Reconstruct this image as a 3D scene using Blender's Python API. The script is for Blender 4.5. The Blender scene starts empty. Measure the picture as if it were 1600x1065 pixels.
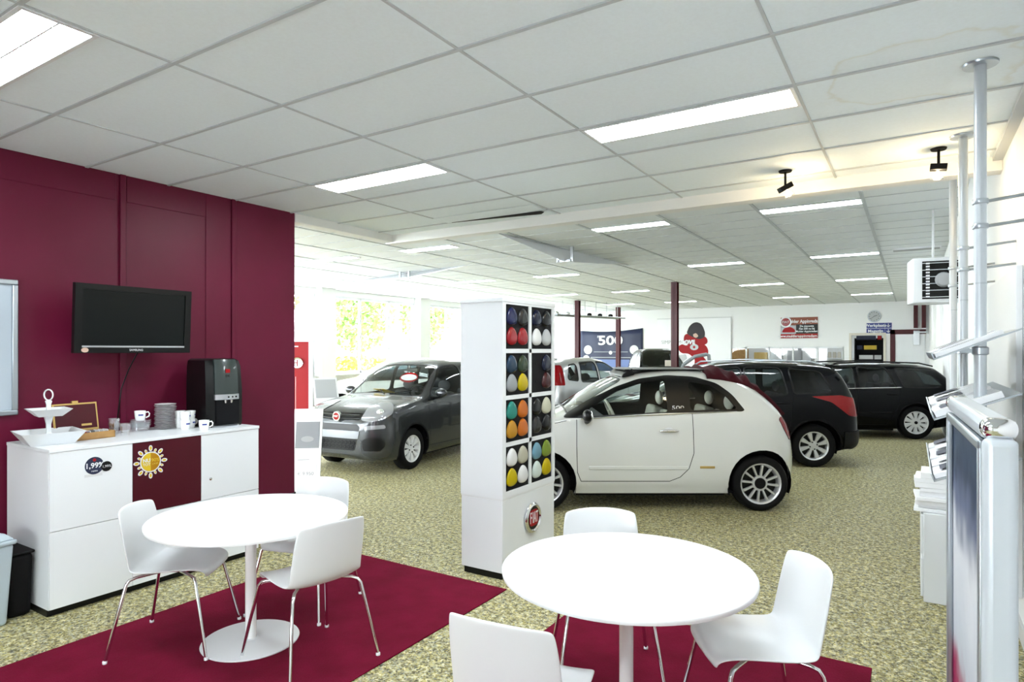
import bpy, bmesh, math, random
from mathutils import Vector, Matrix
random.seed(7)
PI = math.pi
SC = bpy.context.scene
COL = SC.collection
# ------------------------------------------------------------------ camera, world, exposure
FPX, HOR, HC = 990.0, 547.0, 1.70
TH = math.atan(625 / 990.0)
CT, ST = math.cos(TH), math.sin(TH)
cam_d = bpy.data.cameras.new('camera'); cam = bpy.data.objects.new('camera', cam_d); COL.objects.link(cam)
cam.location = (0, 0, HC); cam.rotation_euler = (PI / 2, 0, TH)
cam_d.sensor_width = 36; cam_d.lens = FPX / 1600 * 36; cam_d.shift_y = 14.5 / 1600
cam_d.clip_start = .05; cam_d.clip_end = 300
SC.camera = cam
SC.view_settings.view_transform = 'Standard'; SC.view_settings.look = 'None'
SC.view_settings.gamma = 1; SC.view_settings.use_curve_mapping = False
SC.view_settings.exposure = 2.12
W = bpy.data.worlds.new('sky'); SC.world = W; W.use_nodes = True
bg = W.node_tree.nodes['Background']; bg.inputs[0].default_value = (.90, .96, 1, 1); bg.inputs[1].default_value = 5.3
LAMP = 11.0       # strength of the fluorescent diffusers

def P(px, py, z=0.0):                       # world point seen at a pixel, on the height z
    d = FPX * (HC - z) / (py - HOR); l = (px - 800) / FPX * d
    return Vector((l * CT - d * ST, l * ST + d * CT, z))
def K(l, d, z=0.0):                         # distance to the right / ahead of the camera -> world
    return Vector((l * CT - d * ST, l * ST + d * CT, z))

# ------------------------------------------------------------------ materials
def mat(name, col, rough=.5, metal=0, spec=.5, emit=0, ecol=None, coat=0, noise=None, bump=None):
    m = bpy.data.materials.new(name); m.use_nodes = True
    nt = m.node_tree; b = nt.nodes['Principled BSDF']
    b.inputs['Base Color'].default_value = (*col, 1); b.inputs['Roughness'].default_value = rough
    b.inputs['Metallic'].default_value = metal; b.inputs['Specular IOR Level'].default_value = spec
    b.inputs['Coat Weight'].default_value = coat; b.inputs['Coat Roughness'].default_value = .04
    if emit:
        b.inputs['Emission Color'].default_value = (*(ecol or col), 1); b.inputs['Emission Strength'].default_value = emit
    tc = nt.nodes.new('ShaderNodeTexCoord')
    if noise:                                # (scale, colour2, amount)
        n = nt.nodes.new('ShaderNodeTexNoise'); n.inputs['Scale'].default_value = noise[0]; n.inputs['Detail'].default_value = 4
        nt.links.new(tc.outputs['Object'], n.inputs['Vector'])
        mx = nt.nodes.new('ShaderNodeMix'); mx.data_type = 'RGBA'
        mr = nt.nodes.new('ShaderNodeMapRange'); mr.inputs[1].default_value = .35; mr.inputs[2].default_value = .65
        mr.inputs[4].default_value = noise[2]
        nt.links.new(n.outputs['Fac'], mr.inputs[0]); nt.links.new(mr.outputs[0], mx.inputs[0])
        mx.inputs[6].default_value = (*col, 1); mx.inputs[7].default_value = (*noise[1], 1)
        nt.links.new(mx.outputs[2], b.inputs['Base Color'])
    if bump:                                 # (scale, strength)
        n = nt.nodes.new('ShaderNodeTexNoise'); n.inputs['Scale'].default_value = bump[0]; n.inputs['Detail'].default_value = 3
        nt.links.new(tc.outputs['Object'], n.inputs['Vector'])
        bp = nt.nodes.new('ShaderNodeBump'); bp.inputs['Strength'].default_value = bump[1]; bp.inputs['Distance'].default_value = .01
        nt.links.new(n.outputs['Fac'], bp.inputs['Height']); nt.links.new(bp.outputs[0], b.inputs['Normal'])
    return m
def glass(name, tint, refl=1.0, base=.045):
    m = bpy.data.materials.new(name); m.use_nodes = True; nt = m.node_tree; nt.nodes.clear()
    o = nt.nodes.new('ShaderNodeOutputMaterial'); t = nt.nodes.new('ShaderNodeBsdfTransparent'); g = nt.nodes.new('ShaderNodeBsdfGlossy')
    t.inputs[0].default_value = (*tint, 1); g.inputs['Roughness'].default_value = .02; g.inputs[0].default_value = (refl, refl, refl, 1)
    lw = nt.nodes.new('ShaderNodeLayerWeight'); lw.inputs[0].default_value = .5
    pw = nt.nodes.new('ShaderNodeMath'); pw.operation = 'POWER'; pw.inputs[1].default_value = 4.0; nt.links.new(lw.outputs['Facing'], pw.inputs[0])
    f = nt.nodes.new('ShaderNodeMath'); f.operation = 'MULTIPLY_ADD'; f.inputs[1].default_value = .85; f.inputs[2].default_value = base; nt.links.new(pw.outputs[0], f.inputs[0])
    x = nt.nodes.new('ShaderNodeMixShader')
    nt.links.new(f.outputs[0], x.inputs[0]); nt.links.new(t.outputs[0], x.inputs[1]); nt.links.new(g.outputs[0], x.inputs[2])
    nt.links.new(x.outputs[0], o.inputs[0]); return m
M = {}
def defm(k, *a, **kw): M[k] = mat(k, *a, **kw)
defm('white', (.72, .74, .76), .35); defm('table_white', (.84, .85, .86), .3); defm('white_gloss', (.88, .88, .88), .15, coat=.3)
defm('chair_white', (.72, .735, .75), .28); defm('wall_white', (.80, .81, .81), .7, bump=(8, .05))
defm('maroon', (.10, .0035, .021), .45, spec=.25, noise=(2.2, (.125, .005, .030), .6), bump=(14, .12))
defm('maroon_steel', (.055, .003, .006), .35, spec=.3); defm('maroon_door', (.055, .002, .008), .4, spec=.25)
defm('dark', (.004, .004, .005), .6, spec=.15); defm('black', (.0025, .0028, .003), .35, spec=.25); defm('rubber', (.0035, .0035, .004), .75, spec=.2)
defm('chrome', (.75, .76, .78), .08, 1); defm('alu', (.42, .46, .50), .3, .8); defm('steel', (.55, .57, .6), .3, .9)
defm('post', (.50, .54, .58), .3, .15)
defm('rim', (.62, .63, .65), .25, .55); defm('grey', (.32, .33, .34), .5); defm('light_grey', (.6, .61, .62), .5); defm('frame_grey', (.70, .71, .72), .5)
defm('ceil', (.80, .87, .91), .85, noise=(60, (.76, .82, .85), .5)); defm('ceil_far', (.77, .81, .83), .85, noise=(60, (.75, .76, .75), .5))
defm('tbar', (.50, .53, .55), .5, spec=.2); defm('beam', (.78, .78, .76), .6)
defm('lamp', (1, 1, 1), .5, emit=LAMP, ecol=(.89, .965, 1)); defm('bulb', (1, .9, .7), .3, emit=30, ecol=(1, .80, .48))
defm('paint_white', (.62, .63, .61), .18, coat=1); defm('paint_grey', (.034, .038, .042), .25, .4, spec=.4, coat=.7)
defm('paint_black', (.001, .0012, .002), .06, spec=.16); defm('paint_silver', (.42, .43, .44), .28, .6, coat=1); defm('paint_offwhite', (.8, .81, .82), .25, coat=1)
defm('plastic_black', (.004, .004, .005), .5, spec=.2); defm('bumper_grey', (.20, .21, .23), .4, .2)
defm('cream', (.62, .58, .50), .6); defm('seat_grey', (.22, .21, .2), .8); defm('seat_dark', (.03, .03, .035), .8)
defm('tail_red', (.22, .002, .004), .12, spec=.3); defm('clear', (.30, .31, .33), .12, .3, coat=.6); defm('orange', (.7, .22, .02), .2, coat=.5)
defm('soft_top', (.045, .004, .008), .85, spec=.2, bump=(30, .3)); defm('red', (.30, .005, .008), .45, spec=.2); defm('red_fabric', (.5, .015, .02), .8)
defm('yellow', (.66, .46, .01), .4); defm('navy', (.008, .014, .05), .5); defm('blue_sign', (.015, .03, .20), .4)
defm('wood', (.42, .24, .08), .5, noise=(12, (.30, .15, .05), .7)); defm('paper', (.82, .83, .85), .6); defm('gold', (.5, .35, .12), .35, .6)
defm('rug', (.15, .0045, .024), .95, spec=.1, noise=(5.0, (.115, .003, .017), .9), bump=(160, .5)); defm('rug_edge', (.10, .004, .015), .9)
defm('bin_blue', (.42, .50, .55), .45); defm('screen', (.0015, .003, .003), .3, spec=.2)
defm('board', (.40, .46, .52), .35); defm('leaf', (.10, .20, .045), .8, noise=(3, (.20, .30, .05), .9)); defm('leaf_y', (.5, .40, .04), .8); defm('bark', (.10, .07, .05), .9)
defm('grass', (.12, .2, .05), .9); defm('roof', (.5, .42, .38), .8); defm('cup_blue', (.02, .04, .25), .4); defm('brown', (.22, .05, .02), .5)
defm('skin', (.55, .38, .30), .6); defm('hair', (.02, .015, .02), .6); defm('teal', (.02, .32, .25), .2, coat=1); defm('pale_green', (.5, .6, .5), .5)
M['glass'] = glass('window_glass', (.97, .98, .98)); M['car_glass'] = glass('car_glass', (.80, .86, .84), base=.02); M['tint_glass'] = glass('tinted_glass', (.22, .26, .27), base=.025)
M['tumbler'] = glass('tumbler_glass', (.97, .98, .99), base=.16)

def floor_mat():
    m = mat('stone_carpet', (.4, .38, .25), .62); nt = m.node_tree; b = nt.nodes['Principled BSDF']
    tc = nt.nodes.new('ShaderNodeTexCoord')
    v = nt.nodes.new('ShaderNodeTexVoronoi'); v.inputs['Scale'].default_value = 105
    nt.links.new(tc.outputs['Object'], v.inputs['Vector'])
    sep = nt.nodes.new('ShaderNodeSeparateColor'); nt.links.new(v.outputs['Color'], sep.inputs[0])
    r = nt.nodes.new('ShaderNodeValToRGB'); nt.links.new(sep.outputs[0], r.inputs[0])
    el = r.color_ramp.elements
    el[0].position = 0; el[0].color = (.045, .042, .016, 1); el[1].position = .16; el[1].color = (.22, .185, .05, 1)
    for p, c in ((.34, (.40, .35, .12)), (.58, (.54, .48, .23)), (.80, (.66, .62, .42)), (.95, (.34, .36, .28))):
        e = el.new(p); e.color = (*c, 1)
    n = nt.nodes.new('ShaderNodeTexNoise'); n.inputs['Scale'].default_value = 28; n.inputs['Detail'].default_value = 5
    nt.links.new(tc.outputs['Object'], n.inputs['Vector'])
    mr = nt.nodes.new('ShaderNodeMapRange'); mr.inputs[1].default_value = .3; mr.inputs[2].default_value = .7; mr.inputs[3].default_value = .22; mr.inputs[4].default_value = 1.25
    nt.links.new(n.outputs['Fac'], mr.inputs[0])
    mu = nt.nodes.new('ShaderNodeVectorMath'); mu.operation = 'SCALE'
    nt.links.new(r.outputs[0], mu.inputs[0]); nt.links.new(mr.outputs[0], mu.inputs['Scale']); nt.links.new(mu.outputs[0], b.inputs['Base Color'])
    return m
M['floor'] = floor_mat()
def ceil_stain():                                   # near ceiling tiles with a yellowish water stain near the post
    m = M['ceil']; nt = m.node_tree; b = nt.nodes['Principled BSDF']; src = b.inputs['Base Color'].links[0].from_socket
    tc = nt.nodes.new('ShaderNodeTexCoord'); n = nt.nodes.new('ShaderNodeTexNoise'); n.inputs['Scale'].default_value = 2.0; n.inputs['Detail'].default_value = 5
    nt.links.new(tc.outputs['Object'], n.inputs['Vector'])
    d = nt.nodes.new('ShaderNodeVectorMath'); d.operation = 'DISTANCE'; d.inputs[1].default_value = (.05, 3.75, 3.09)
    nt.links.new(tc.outputs['Object'], d.inputs[0])
    a = nt.nodes.new('ShaderNodeMath'); a.operation = 'MULTIPLY_ADD'; a.inputs[1].default_value = .8; nt.links.new(n.outputs['Fac'], a.inputs[0]); nt.links.new(d.outputs['Value'], a.inputs[2])
    r = nt.nodes.new('ShaderNodeValToRGB'); nt.links.new(a.outputs[0], r.inputs[0]); el = r.color_ramp.elements
    el[0].position = .70; el[0].color = (.06, .06, .06, 1); el[1].position = .90; el[1].color = (0, 0, 0, 1)
    e = el.new(.81); e.color = (.08, .08, .08, 1); e = el.new(.84); e.color = (.32, .32, .32, 1); e = el.new(.86); e.color = (.05, .05, .05, 1)
    x = nt.nodes.new('ShaderNodeMix'); x.data_type = 'RGBA'; nt.links.new(r.outputs[0], x.inputs[0]); nt.links.new(src, x.inputs[6]); x.inputs[7].default_value = (.60, .55, .38, 1)
    nt.links.new(x.outputs[2], b.inputs['Base Color'])
ceil_stain()

# ------------------------------------------------------------------ mesh helper
class MB:
    def __init__(s): s.v = []; s.f = []; s.m = []
    def add(s, vs, fs, m=0, X=None):
        o = len(s.v)
        s.v += [tuple(X @ Vector(v)) if X else tuple(v) for v in vs]
        s.f += [tuple(i + o for i in f) for f in fs]; s.m += [m] * len(fs); return s
    def box(s, x0, x1, y0, y1, z0, z1, m=0, X=None):
        v = [(x, y, z) for x in (x0, x1) for y in (y0, y1) for z in (z0, z1)]
        f = [(0, 1, 3, 2), (4, 6, 7, 5), (0, 4, 5, 1), (2, 3, 7, 6), (0, 2, 6, 4), (1, 5, 7, 3)]
        return s.add(v, f, m, X)
    def prism(s, poly, a, b, axis='z', m=0, X=None):       # poly CCW in (u,v); extruded along the axis
        n = len(poly)
        def c(u, v, w): return {'z': (u, v, w), 'y': (u, w, v), 'x': (w, u, v)}[axis]
        v = [c(p[0], p[1], a) for p in poly] + [c(p[0], p[1], b) for p in poly]
        f = [tuple(range(n - 1, -1, -1)), tuple(range(n, 2 * n))] + [(i, (i + 1) % n, n + (i + 1) % n, n + i) for i in range(n)]
        return s.add(v, f, m, X)
    def lathe(s, prof, n=24, X=None, m=0, cap=True):       # prof [(r,z)]
        v = []; f = []
        for r, z in prof:
            for k in range(n):
                a = 2 * PI * k / n; v.append((r * math.cos(a), r * math.sin(a), z))
        for i in range(len(prof) - 1):
            for k in range(n):
                k2 = (k + 1) % n; f.append((i * n + k, i * n + k2, (i + 1) * n + k2, (i + 1) * n + k))
        if cap:
            f.append(tuple(range(n - 1, -1, -1))); f.append(tuple((len(prof) - 1) * n + k for k in range(n)))
        return s.add(v, f, m, X)
    def tube(s, pts, r, n=8, m=0, X=None, cap=True):
        pts = [Vector(p) for p in pts]; rs = r if isinstance(r, (list, tuple)) else [r] * len(pts)
        v = []; f = []; up = None
        for i, p in enumerate(pts):
            t = (pts[min(i + 1, len(pts) - 1)] - pts[max(i - 1, 0)]).normalized()
            if up is None: up = Vector((0, 0, 1)) if abs(t.z) < .9 else Vector((1, 0, 0))
            a = t.cross(up).normalized(); up = a.cross(t).normalized()
            for k in range(n):
                q = 2 * PI * k / n; v.append(p + a * math.cos(q) * rs[i] + up * math.sin(q) * rs[i])
        for i in range(len(pts) - 1):
            for k in range(n):
                k2 = (k + 1) % n; f.append((i * n + k, i * n + k2, (i + 1) * n + k2, (i + 1) * n + k))
        if cap: f.append(tuple(range(n - 1, -1, -1))); f.append(tuple((len(pts) - 1) * n + k for k in range(n)))
        return s.add(v, f, m, X)
    def grid(s, rows, m=0, X=None, close=False):
        n = len(rows[0]); v = [p for r in rows for p in r]; f = []
        for i in range(len(rows) - 1):
            for j in range(n - (0 if close else 1)):
                j2 = (j + 1) % n; f.append((i * n + j, i * n + j2, (i + 1) * n + j2, (i + 1) * n + j))
        return s.add(v, f, m, X)
    def ell(s, c, r, n=14, m=0, X=None):
        rows = []
        for i in range(n + 1):
            a = -PI / 2 + PI * i / n
            rows.append([(c[0] + r[0] * math.cos(a) * math.cos(b), c[1] + r[1] * math.cos(a) * math.sin(b), c[2] + r[2] * math.sin(a)) for b in [2 * PI * k / (2 * n) for k in range(2 * n)]])
        return s.grid(rows, m, X, True)
    def build(s, name, mats, parent=None, bevel=0, smooth=True, fix=True, loc=None, rot=None, seg=2):
        me = bpy.data.meshes.new(name); me.from_pydata(s.v, [], s.f)
        if not isinstance(mats, (list, tuple)): mats = [mats]
        for q in mats: me.materials.append(M[q] if isinstance(q, str) else q)
        me.polygons.foreach_set('material_index', s.m)
        if fix:
            bm = bmesh.new(); bm.from_mesh(me); bmesh.ops.remove_doubles(bm, verts=bm.verts, dist=1e-6) if len(s.f) > 60 else None
            bmesh.ops.recalc_face_normals(bm, faces=bm.faces); bm.to_mesh(me); bm.free()
        if smooth:
            me.shade_smooth(); me.set_sharp_from_angle(angle=math.radians(38))
        o = bpy.data.objects.new(name, me); COL.objects.link(o)
        if parent: o.parent = parent
        if loc is not None: o.location = loc
        if rot is not None: o.rotation_euler = rot
        if bevel:
            b = o.modifiers.new('bevel', 'BEVEL'); b.width = bevel; b.segments = seg; b.limit_method = 'ANGLE'; b.angle_limit = math.radians(40)
            b.harden_normals = False
        return o
def tag(o, label=None, cat=None, group=None, kind=None):
    if label: o['label'] = label
    if cat: o['category'] = cat
    if group: o['group'] = group
    if kind: o['kind'] = kind
    return o
def empty(name, loc, rz, label, cat, group=None):
    o = bpy.data.objects.new(name, None); COL.objects.link(o); o.location = loc; o.rotation_euler = (0, 0, rz); o.empty_display_size = .1
    return tag(o, label, cat, group)
def struct(name, mb, mats, **kw): return tag(mb.build(name, mats, **kw), kind='structure')
def copy_tree(o, label=None, loc=None, rz=None, parent=None):
    c = o.copy(); COL.objects.link(c); c.parent = parent
    for ch in o.children: copy_tree(ch, parent=c)
    if label: c['label'] = label
    if loc is not None: c.location = loc
    if rz is not None: c.rotation_euler = (0, 0, rz)
    return c
def rot_to(loc, right, up):                          # frame whose x = right, y = up, z = out
    r = Vector(right).normalized(); u = Vector(up).normalized(); n = r.cross(u)
    m = Matrix((r, u, n)).transposed().to_4x4(); m.translation = Vector(loc); return m
def text(name, s, size, loc, right, up, m, parent=None, ext=.001, align='CENTER', bold=0, sx=1):
    cu = bpy.data.curves.new(name, 'FONT'); cu.body = s; cu.size = size; cu.extrude = ext; cu.align_x = align; cu.align_y = 'CENTER'; cu.offset = bold
    cu.resolution_u = 3
    t = bpy.data.objects.new(name + '_c', cu); COL.objects.link(t); bpy.context.view_layer.update()
    me = bpy.data.meshes.new_from_object(t.evaluated_get(bpy.context.evaluated_depsgraph_get()))
    bpy.data.objects.remove(t); bpy.data.curves.remove(cu)
    X = rot_to(loc, right, up) @ Matrix.Diagonal((sx, 1, 1, 1))
    me.transform(X); me.materials.clear(); me.materials.append(M[m])
    o = bpy.data.objects.new(name, me); COL.objects.link(o); o.parent = parent; return o
def circ(cx, cy, r, n=32, ry=None, a0=0): return [(cx + r * math.cos(a0 + 2 * PI * k / n), cy + (ry or r) * math.sin(a0 + 2 * PI * k / n)) for k in range(n)]
def rnd(poly, r, n=4):                                # rounded polygon corners
    out = []; N = len(poly); rr = r if isinstance(r, (list, tuple)) else [r] * N
    for i in range(N):
        p0, p, p1 = Vector(poly[i - 1]), Vector(poly[i]), Vector(poly[(i + 1) % N])
        a, b = (p0 - p), (p1 - p); q = min(rr[i], a.length * .45, b.length * .45)
        if q < 1e-4: out.append(tuple(p)); continue
        A = p + a.normalized() * q; B = p + b.normalized() * q
        for k in range(n + 1):
            t = k / n; out.append(tuple(A * (1 - t) ** 2 + p * 2 * t * (1 - t) + B * t * t))
    return out
def interp(pts):                                      # monotone cubic
    xs = [p[0] for p in pts]; ys = [p[1] for p in pts]; n = len(xs)
    d = [(ys[i + 1] - ys[i]) / (xs[i + 1] - xs[i]) for i in range(n - 1)]
    m = [d[0]] + [0 if d[i - 1] * d[i] <= 0 else 2 * d[i - 1] * d[i] / (d[i - 1] + d[i]) for i in range(1, n - 1)] + [d[-1]]
    def f(x):
        if x <= xs[0]: return ys[0]
        if x >= xs[-1]: return ys[-1]
        i = max(k for k in range(n - 1) if xs[k] <= x); h = xs[i + 1] - xs[i]; t = (x - xs[i]) / h
        return (2 * t ** 3 - 3 * t * t + 1) * ys[i] + (t ** 3 - 2 * t * t + t) * h * m[i] + (-2 * t ** 3 + 3 * t * t) * ys[i + 1] + (t ** 3 - t * t) * h * m[i + 1]
    return f
# ------------------------------------------------------------------ setting
XL, XR, XW = -5.30, .55, -15.4          # maroon wall, right wall, window wall
YB, YE, YN = 28.8, 5.75, -3.6           # back wall, edge of the low ceiling, unseen front behind the camera
ZN, ZF = 3.09, 3.60
struct('floor', MB().box(XW - .2, XR + .3, YN - .1, 34, -.12, 0), 'floor')
struct('ceiling', MB().box(XL - .12, XR + .02, YN, YE - .02, ZN, ZN + .06), 'ceil')
struct('ceiling', MB().box(XW - .1, XR + .1, YN - .1, YB + .1, ZF, ZF + .1), 'ceil_far')
b = MB()                                 # hanging rails of the low ceiling
for k in range(-3, 6):
    x = -.52 - 1.25 * k
    if XL < x < XR: b.box(x - .007, x + .007, YN, YE - .05, ZN - .006, ZN)
y = 1.09 - .625 * 8
while y < YE - .1:
    b.box(XL, XR, y - .011, y + .011, ZN - .008, ZN + .001); y += .625
struct('trim_1', b, 'tbar', fix=False)
b = MB()                                 # rails of the high ceiling
x = -.52
while x > XW: b.box(x - .022, x + .022, YE + .15, YB, ZF - .010, ZF); x -= 1.25
y = 9.0 - .625 * 5
while y < YB: b.box(XW, XR, y - .008, y + .008, ZF - .006, ZF + .001); y += .625
x = -6.77
struct('trim_2', b, 'tbar', fix=False)
# edge beam closing the low ceiling
struct('trim_3', MB().box(XL - .12, XR, YE - .05, YE + .10, ZN - .10, ZF).box(XL - .14, XL + .0, 4.27, YE - .05, ZN - .085, ZF), 'beam', bevel=.006)
struct('trim_4', MB().box(XR - .06, XR, YN, YE - .05, ZN - .03, ZN), 'tbar')
# walls
struct('wall_left', MB().box(XL - .15, XL, YN, 4.26, 0, ZN), 'maroon')
b = MB()
for y in (2.60, 3.57, .9, -.7): b.box(XL, XL + .022, y - .022, y + .022, .1, ZN)
for y0, y1 in ((2.63, 3.30), (.93, 2.55)): b.box(XL, XL + .008, y0, y1, 2.88, ZN)
b.box(XL, XL + .008, 3.30, 3.545, .1, ZN)
struct('trim_5', b, 'maroon', bevel=.004)
struct('baseboard_left', MB().box(XL, XL + .03, YN, 4.27, 0, .26).box(XL - .16, XL + .03, 4.26, 4.28, 0, .26), 'dark')
struct('wall_right', MB().box(XR, XR + .15, YN, YB, 0, ZF), 'wall_white')
struct('baseboard_right', MB().box(XR - .015, XR, YN, YB, 0, .1), 'light_grey')
# window wall, left of the showroom
def glazing(name, x0, ya, yb, n, z0, z1, axis='y'):
    f = MB(); t = .06; pw = (yb - ya) / n
    def bx(a0, a1, z0_, z1_, d=.05):
        if axis == 'y': f.box(x0 - d, x0 + d, a0, a1, z0_, z1_)
        else: f.box(a0, a1, x0 - d, x0 + d, z0_, z1_)
    bx(ya, yb, z0, z0 + .08); bx(ya, yb, z1 - .08, z1)
    for k in range(n + 1):
        c = ya + k * pw; bx(c - t / 2, c + t / 2, z0, z1)
    o = struct(name, f, 'white', bevel=.006)
    g = MB()
    if axis == 'y': g.add([(x0, ya, z0 + .05), (x0, yb, z0 + .05), (x0, yb, z1 - .05), (x0, ya, z1 - .05)], [(0, 1, 2, 3)])
    else: g.add([(ya, x0, z0 + .05), (yb, x0, z0 + .05), (yb, x0, z1 - .05), (ya, x0, z1 - .05)], [(0, 1, 2, 3)])
    g.build('window_glass', 'glass', o); return o
wl = MB().box(XW - .12, XW + .05, YN, YB, 0, .92); wl.box(XW - .12, XW + .05, YN, YB, 3.42, ZF)
cols = [-.6, 4.2, 8.7, 13.4, 17.95, 22.6, 27.2]
for y in cols: wl.box(XW - .14, XW + .32, y - .28, y + .28, 0, ZF)
struct('wall_windows', wl, 'wall_white', bevel=.01)
struct('trim_6', MB().box(XW + .05, XW + .22, YN, YB, .90, .95), 'white')
ys = [YN] + cols + [YB]
for i in range(len(ys) - 1):
    a = ys[i] + (.28 if i else 0); c = ys[i + 1] - (.28 if i < len(ys) - 2 else 0)
    glazing('window_%d' % (i + 1), XW - .03, a, c, max(1, round((c - a) / 1.35)), .95, 3.42)
# unseen wall and windows behind the camera, sized to hold back daylight
glazing('window_10', YN, -3.2, -1.2, 2, .9, 2.3, 'x'); struct('wall_front_unseen', MB().box(XL - .15, -3.2, YN - .1, YN, 0, ZF).box(-1.2, XR + .15, YN - .1, YN, 0, ZF).box(-3.2, -1.2, YN - .1, YN, 0, .9).box(-3.2, -1.2, YN - .1, YN, 2.3, ZF), 'wall_white')
glazing('window_11', YN, XW, XL - .15, 6, .3, ZF, 'x'); struct('wall_front_unseen', MB().box(XW, XL - .15, YN - .1, YN, 0, .3), 'wall_white')
# back wall with interior window and doorway
bw = MB(); wx0, wx1, wz0, wz1 = -8.0, -2.35, .80, 1.86; dx0, dx1 = -2.05, -.95; dz = 2.30
bw.box(XW - .1, wx0, YB, YB + .2, 0, ZF); bw.box(wx0, wx1, YB, YB + .2, 0, wz0); bw.box(wx0, wx1, YB, YB + .2, wz1, ZF)
bw.box(wx1, dx0, YB, YB + .2, 0, ZF); bw.box(dx0, dx1, YB, YB + .2, dz, ZF); bw.box(dx1, XR + .15, YB, YB + .2, 0, ZF)
struct('wall_back', bw, 'wall_white')
glazing('window_12', YB + .05, wx0, wx1, 6, wz0, wz1, 'x')
struct('trim_7', MB().box(dx0 - .09, dx0, YB - .03, YB, 0, dz + .09).box(dx1, dx1 + .09, YB - .03, YB, 0, dz + .09).box(dx0, dx1, YB - .03, YB, dz, dz + .09), 'cream')
# workshop office beyond
struct('wall_office', MB().box(-9, XR, 33.8, 33.9, 0, ZF).box(-9.1, -9, YB + .2, 33.9, 0, ZF), 'wall_white')
struct('ceiling_office', MB().box(-9.1, XR + .1, YB + .2, 33.9, ZF, ZF + .1), 'ceil_far')
struct('wall_office', MB().box(XR, XR + .1, YB + .2, 33.9, 0, ZF), 'wall_white')
struct('wall_office', MB().box(-2.3, -2.22, YB + .2, 31.2, 0, ZF), 'wall_white')
# maroon framed white door beside the doorway
d = struct('door_1', MB().box(-.55, .42, YB - .06, YB, 0, 2.32), 'white', bevel=.004)
MB().box(-.72, -.55, YB - .10, YB, 0, 2.50).box(-.72, .45, YB - .10, YB, 2.32, 2.50).build('door_frame', 'maroon_steel', d, bevel=.004)
MB().box(.05, .25, YB - .16, YB - .06, 1.9, 2.45).box(.1, .5, YB - .18, YB - .1, 2.35, 2.42).build('door_closer', 'steel', d, bevel=.01)
# ------------------------------------------------------------------ ceiling lamps
def ceiling_lamp(x0, y0, z, label, group, w=.30):
    e = empty('ceiling_light', (x0 + .625, y0 + w / 2, z), 0, label, 'light', group)
    f = MB(); L, h = .618, w / 2
    for a in (((-L, L, -h, -h + .02)), (-L, L, h - .02, h), (-L, -L + .02, -h + .02, h - .02), (L - .02, L, -h + .02, h - .02)): f.box(a[0], a[1], a[2], a[3], -.012, .0)
    f.build('lamp_frame', 'white', e)
    MB().box(-L + .02, L - .02, -h + .02, h - .02, -.009, -.004).build('diffuser', 'lamp', e)
    g = MB().box(-L + .02, L - .02, -.004, .004, -.012, -.009)
    g.build('louvre', 'light_grey', e); return e
c1 = ceiling_lamp(-4.27, 1.09, ZN, 'bright recessed ceiling light cut by the top left corner, above the television', None)
c2 = ceiling_lamp(-4.27, 3.60, ZN, 'bright recessed ceiling light near the top end of the maroon wall', None)
c3 = ceiling_lamp(-1.77, 3.60, ZN, 'largest recessed ceiling light, above the right-hand round table', None)
for x, y in ((-1.77, 1.09), (-1.77, -1.41), (-4.27, -1.41)): ceiling_lamp(x, y, ZN, 'recessed ceiling light above the camera, out of view', 'lights out of view')
cn = {-1.77: 'right', -4.30: 'middle', -8.27: 'left of the middle', -10.8: 'far left'}
for r, y in enumerate((9.03, 14.05, 19.1, 24.3)):
    for x in (-1.77, -4.30, -8.27, -10.8):
        ceiling_lamp(x, y, ZF, 'strip light, %s row from the low beam, %s' % (('nearest', 'second', 'third', 'farthest')[r], cn[x]), 'strip lights of the showroom ceiling')
for y in (-1.0, 4.0):
    for x in (-13.3, -8.27): ceiling_lamp(x, y, ZF, 'strip light of the showroom hidden behind the maroon wall', 'lights out of view')
ceiling_lamp(-5.5, 31.5, ZF, 'unseen light added in the office behind the back wall', 'office lights'); ceiling_lamp(-1.9, 31.0, ZF, 'unseen light added in the store room behind the doorway', 'office lights')  # unseen lamps added to brighten the rooms beyond the back wall
ceiling_lamp(-8.2, 30.5, ZF, 'unseen light added in the office behind the back wall', 'office lights')
e = empty('ceiling_light', (0.1, 13.95, ZF), 0, 'unlit grey ceiling light beside the wall heater', 'light')
MB().box(-.42, .35, -.12, .12, -.03, 0).build('lamp_frame', 'white', e); MB().box(-.40, .33, -.10, .10, -.036, -.03).build('diffuser', 'grey', e)
# tile in the low ceiling, a flat dark strip standing in for its gap's shade
e = empty('ceiling_tile', (-3.66, 5.5, ZN - .004), 0, 'ceiling tile with a thin dark strip as gap shade beside the beam', 'ceiling tile')
MB().box(-.61, .61, -.30, .18, -.004, 0).build('tile_panel', 'ceil', e)
gp = [P(706, 347.5, ZN - .01), P(846, 334, ZN - .01), P(850, 331, ZN - .01), P(845, 330, ZN - .01)]
MB().prism([(v.x + 3.66, v.y - 5.5) for v in gp], -.009, -.005, 'z').build('gap_shade', 'dark', e)
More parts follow.
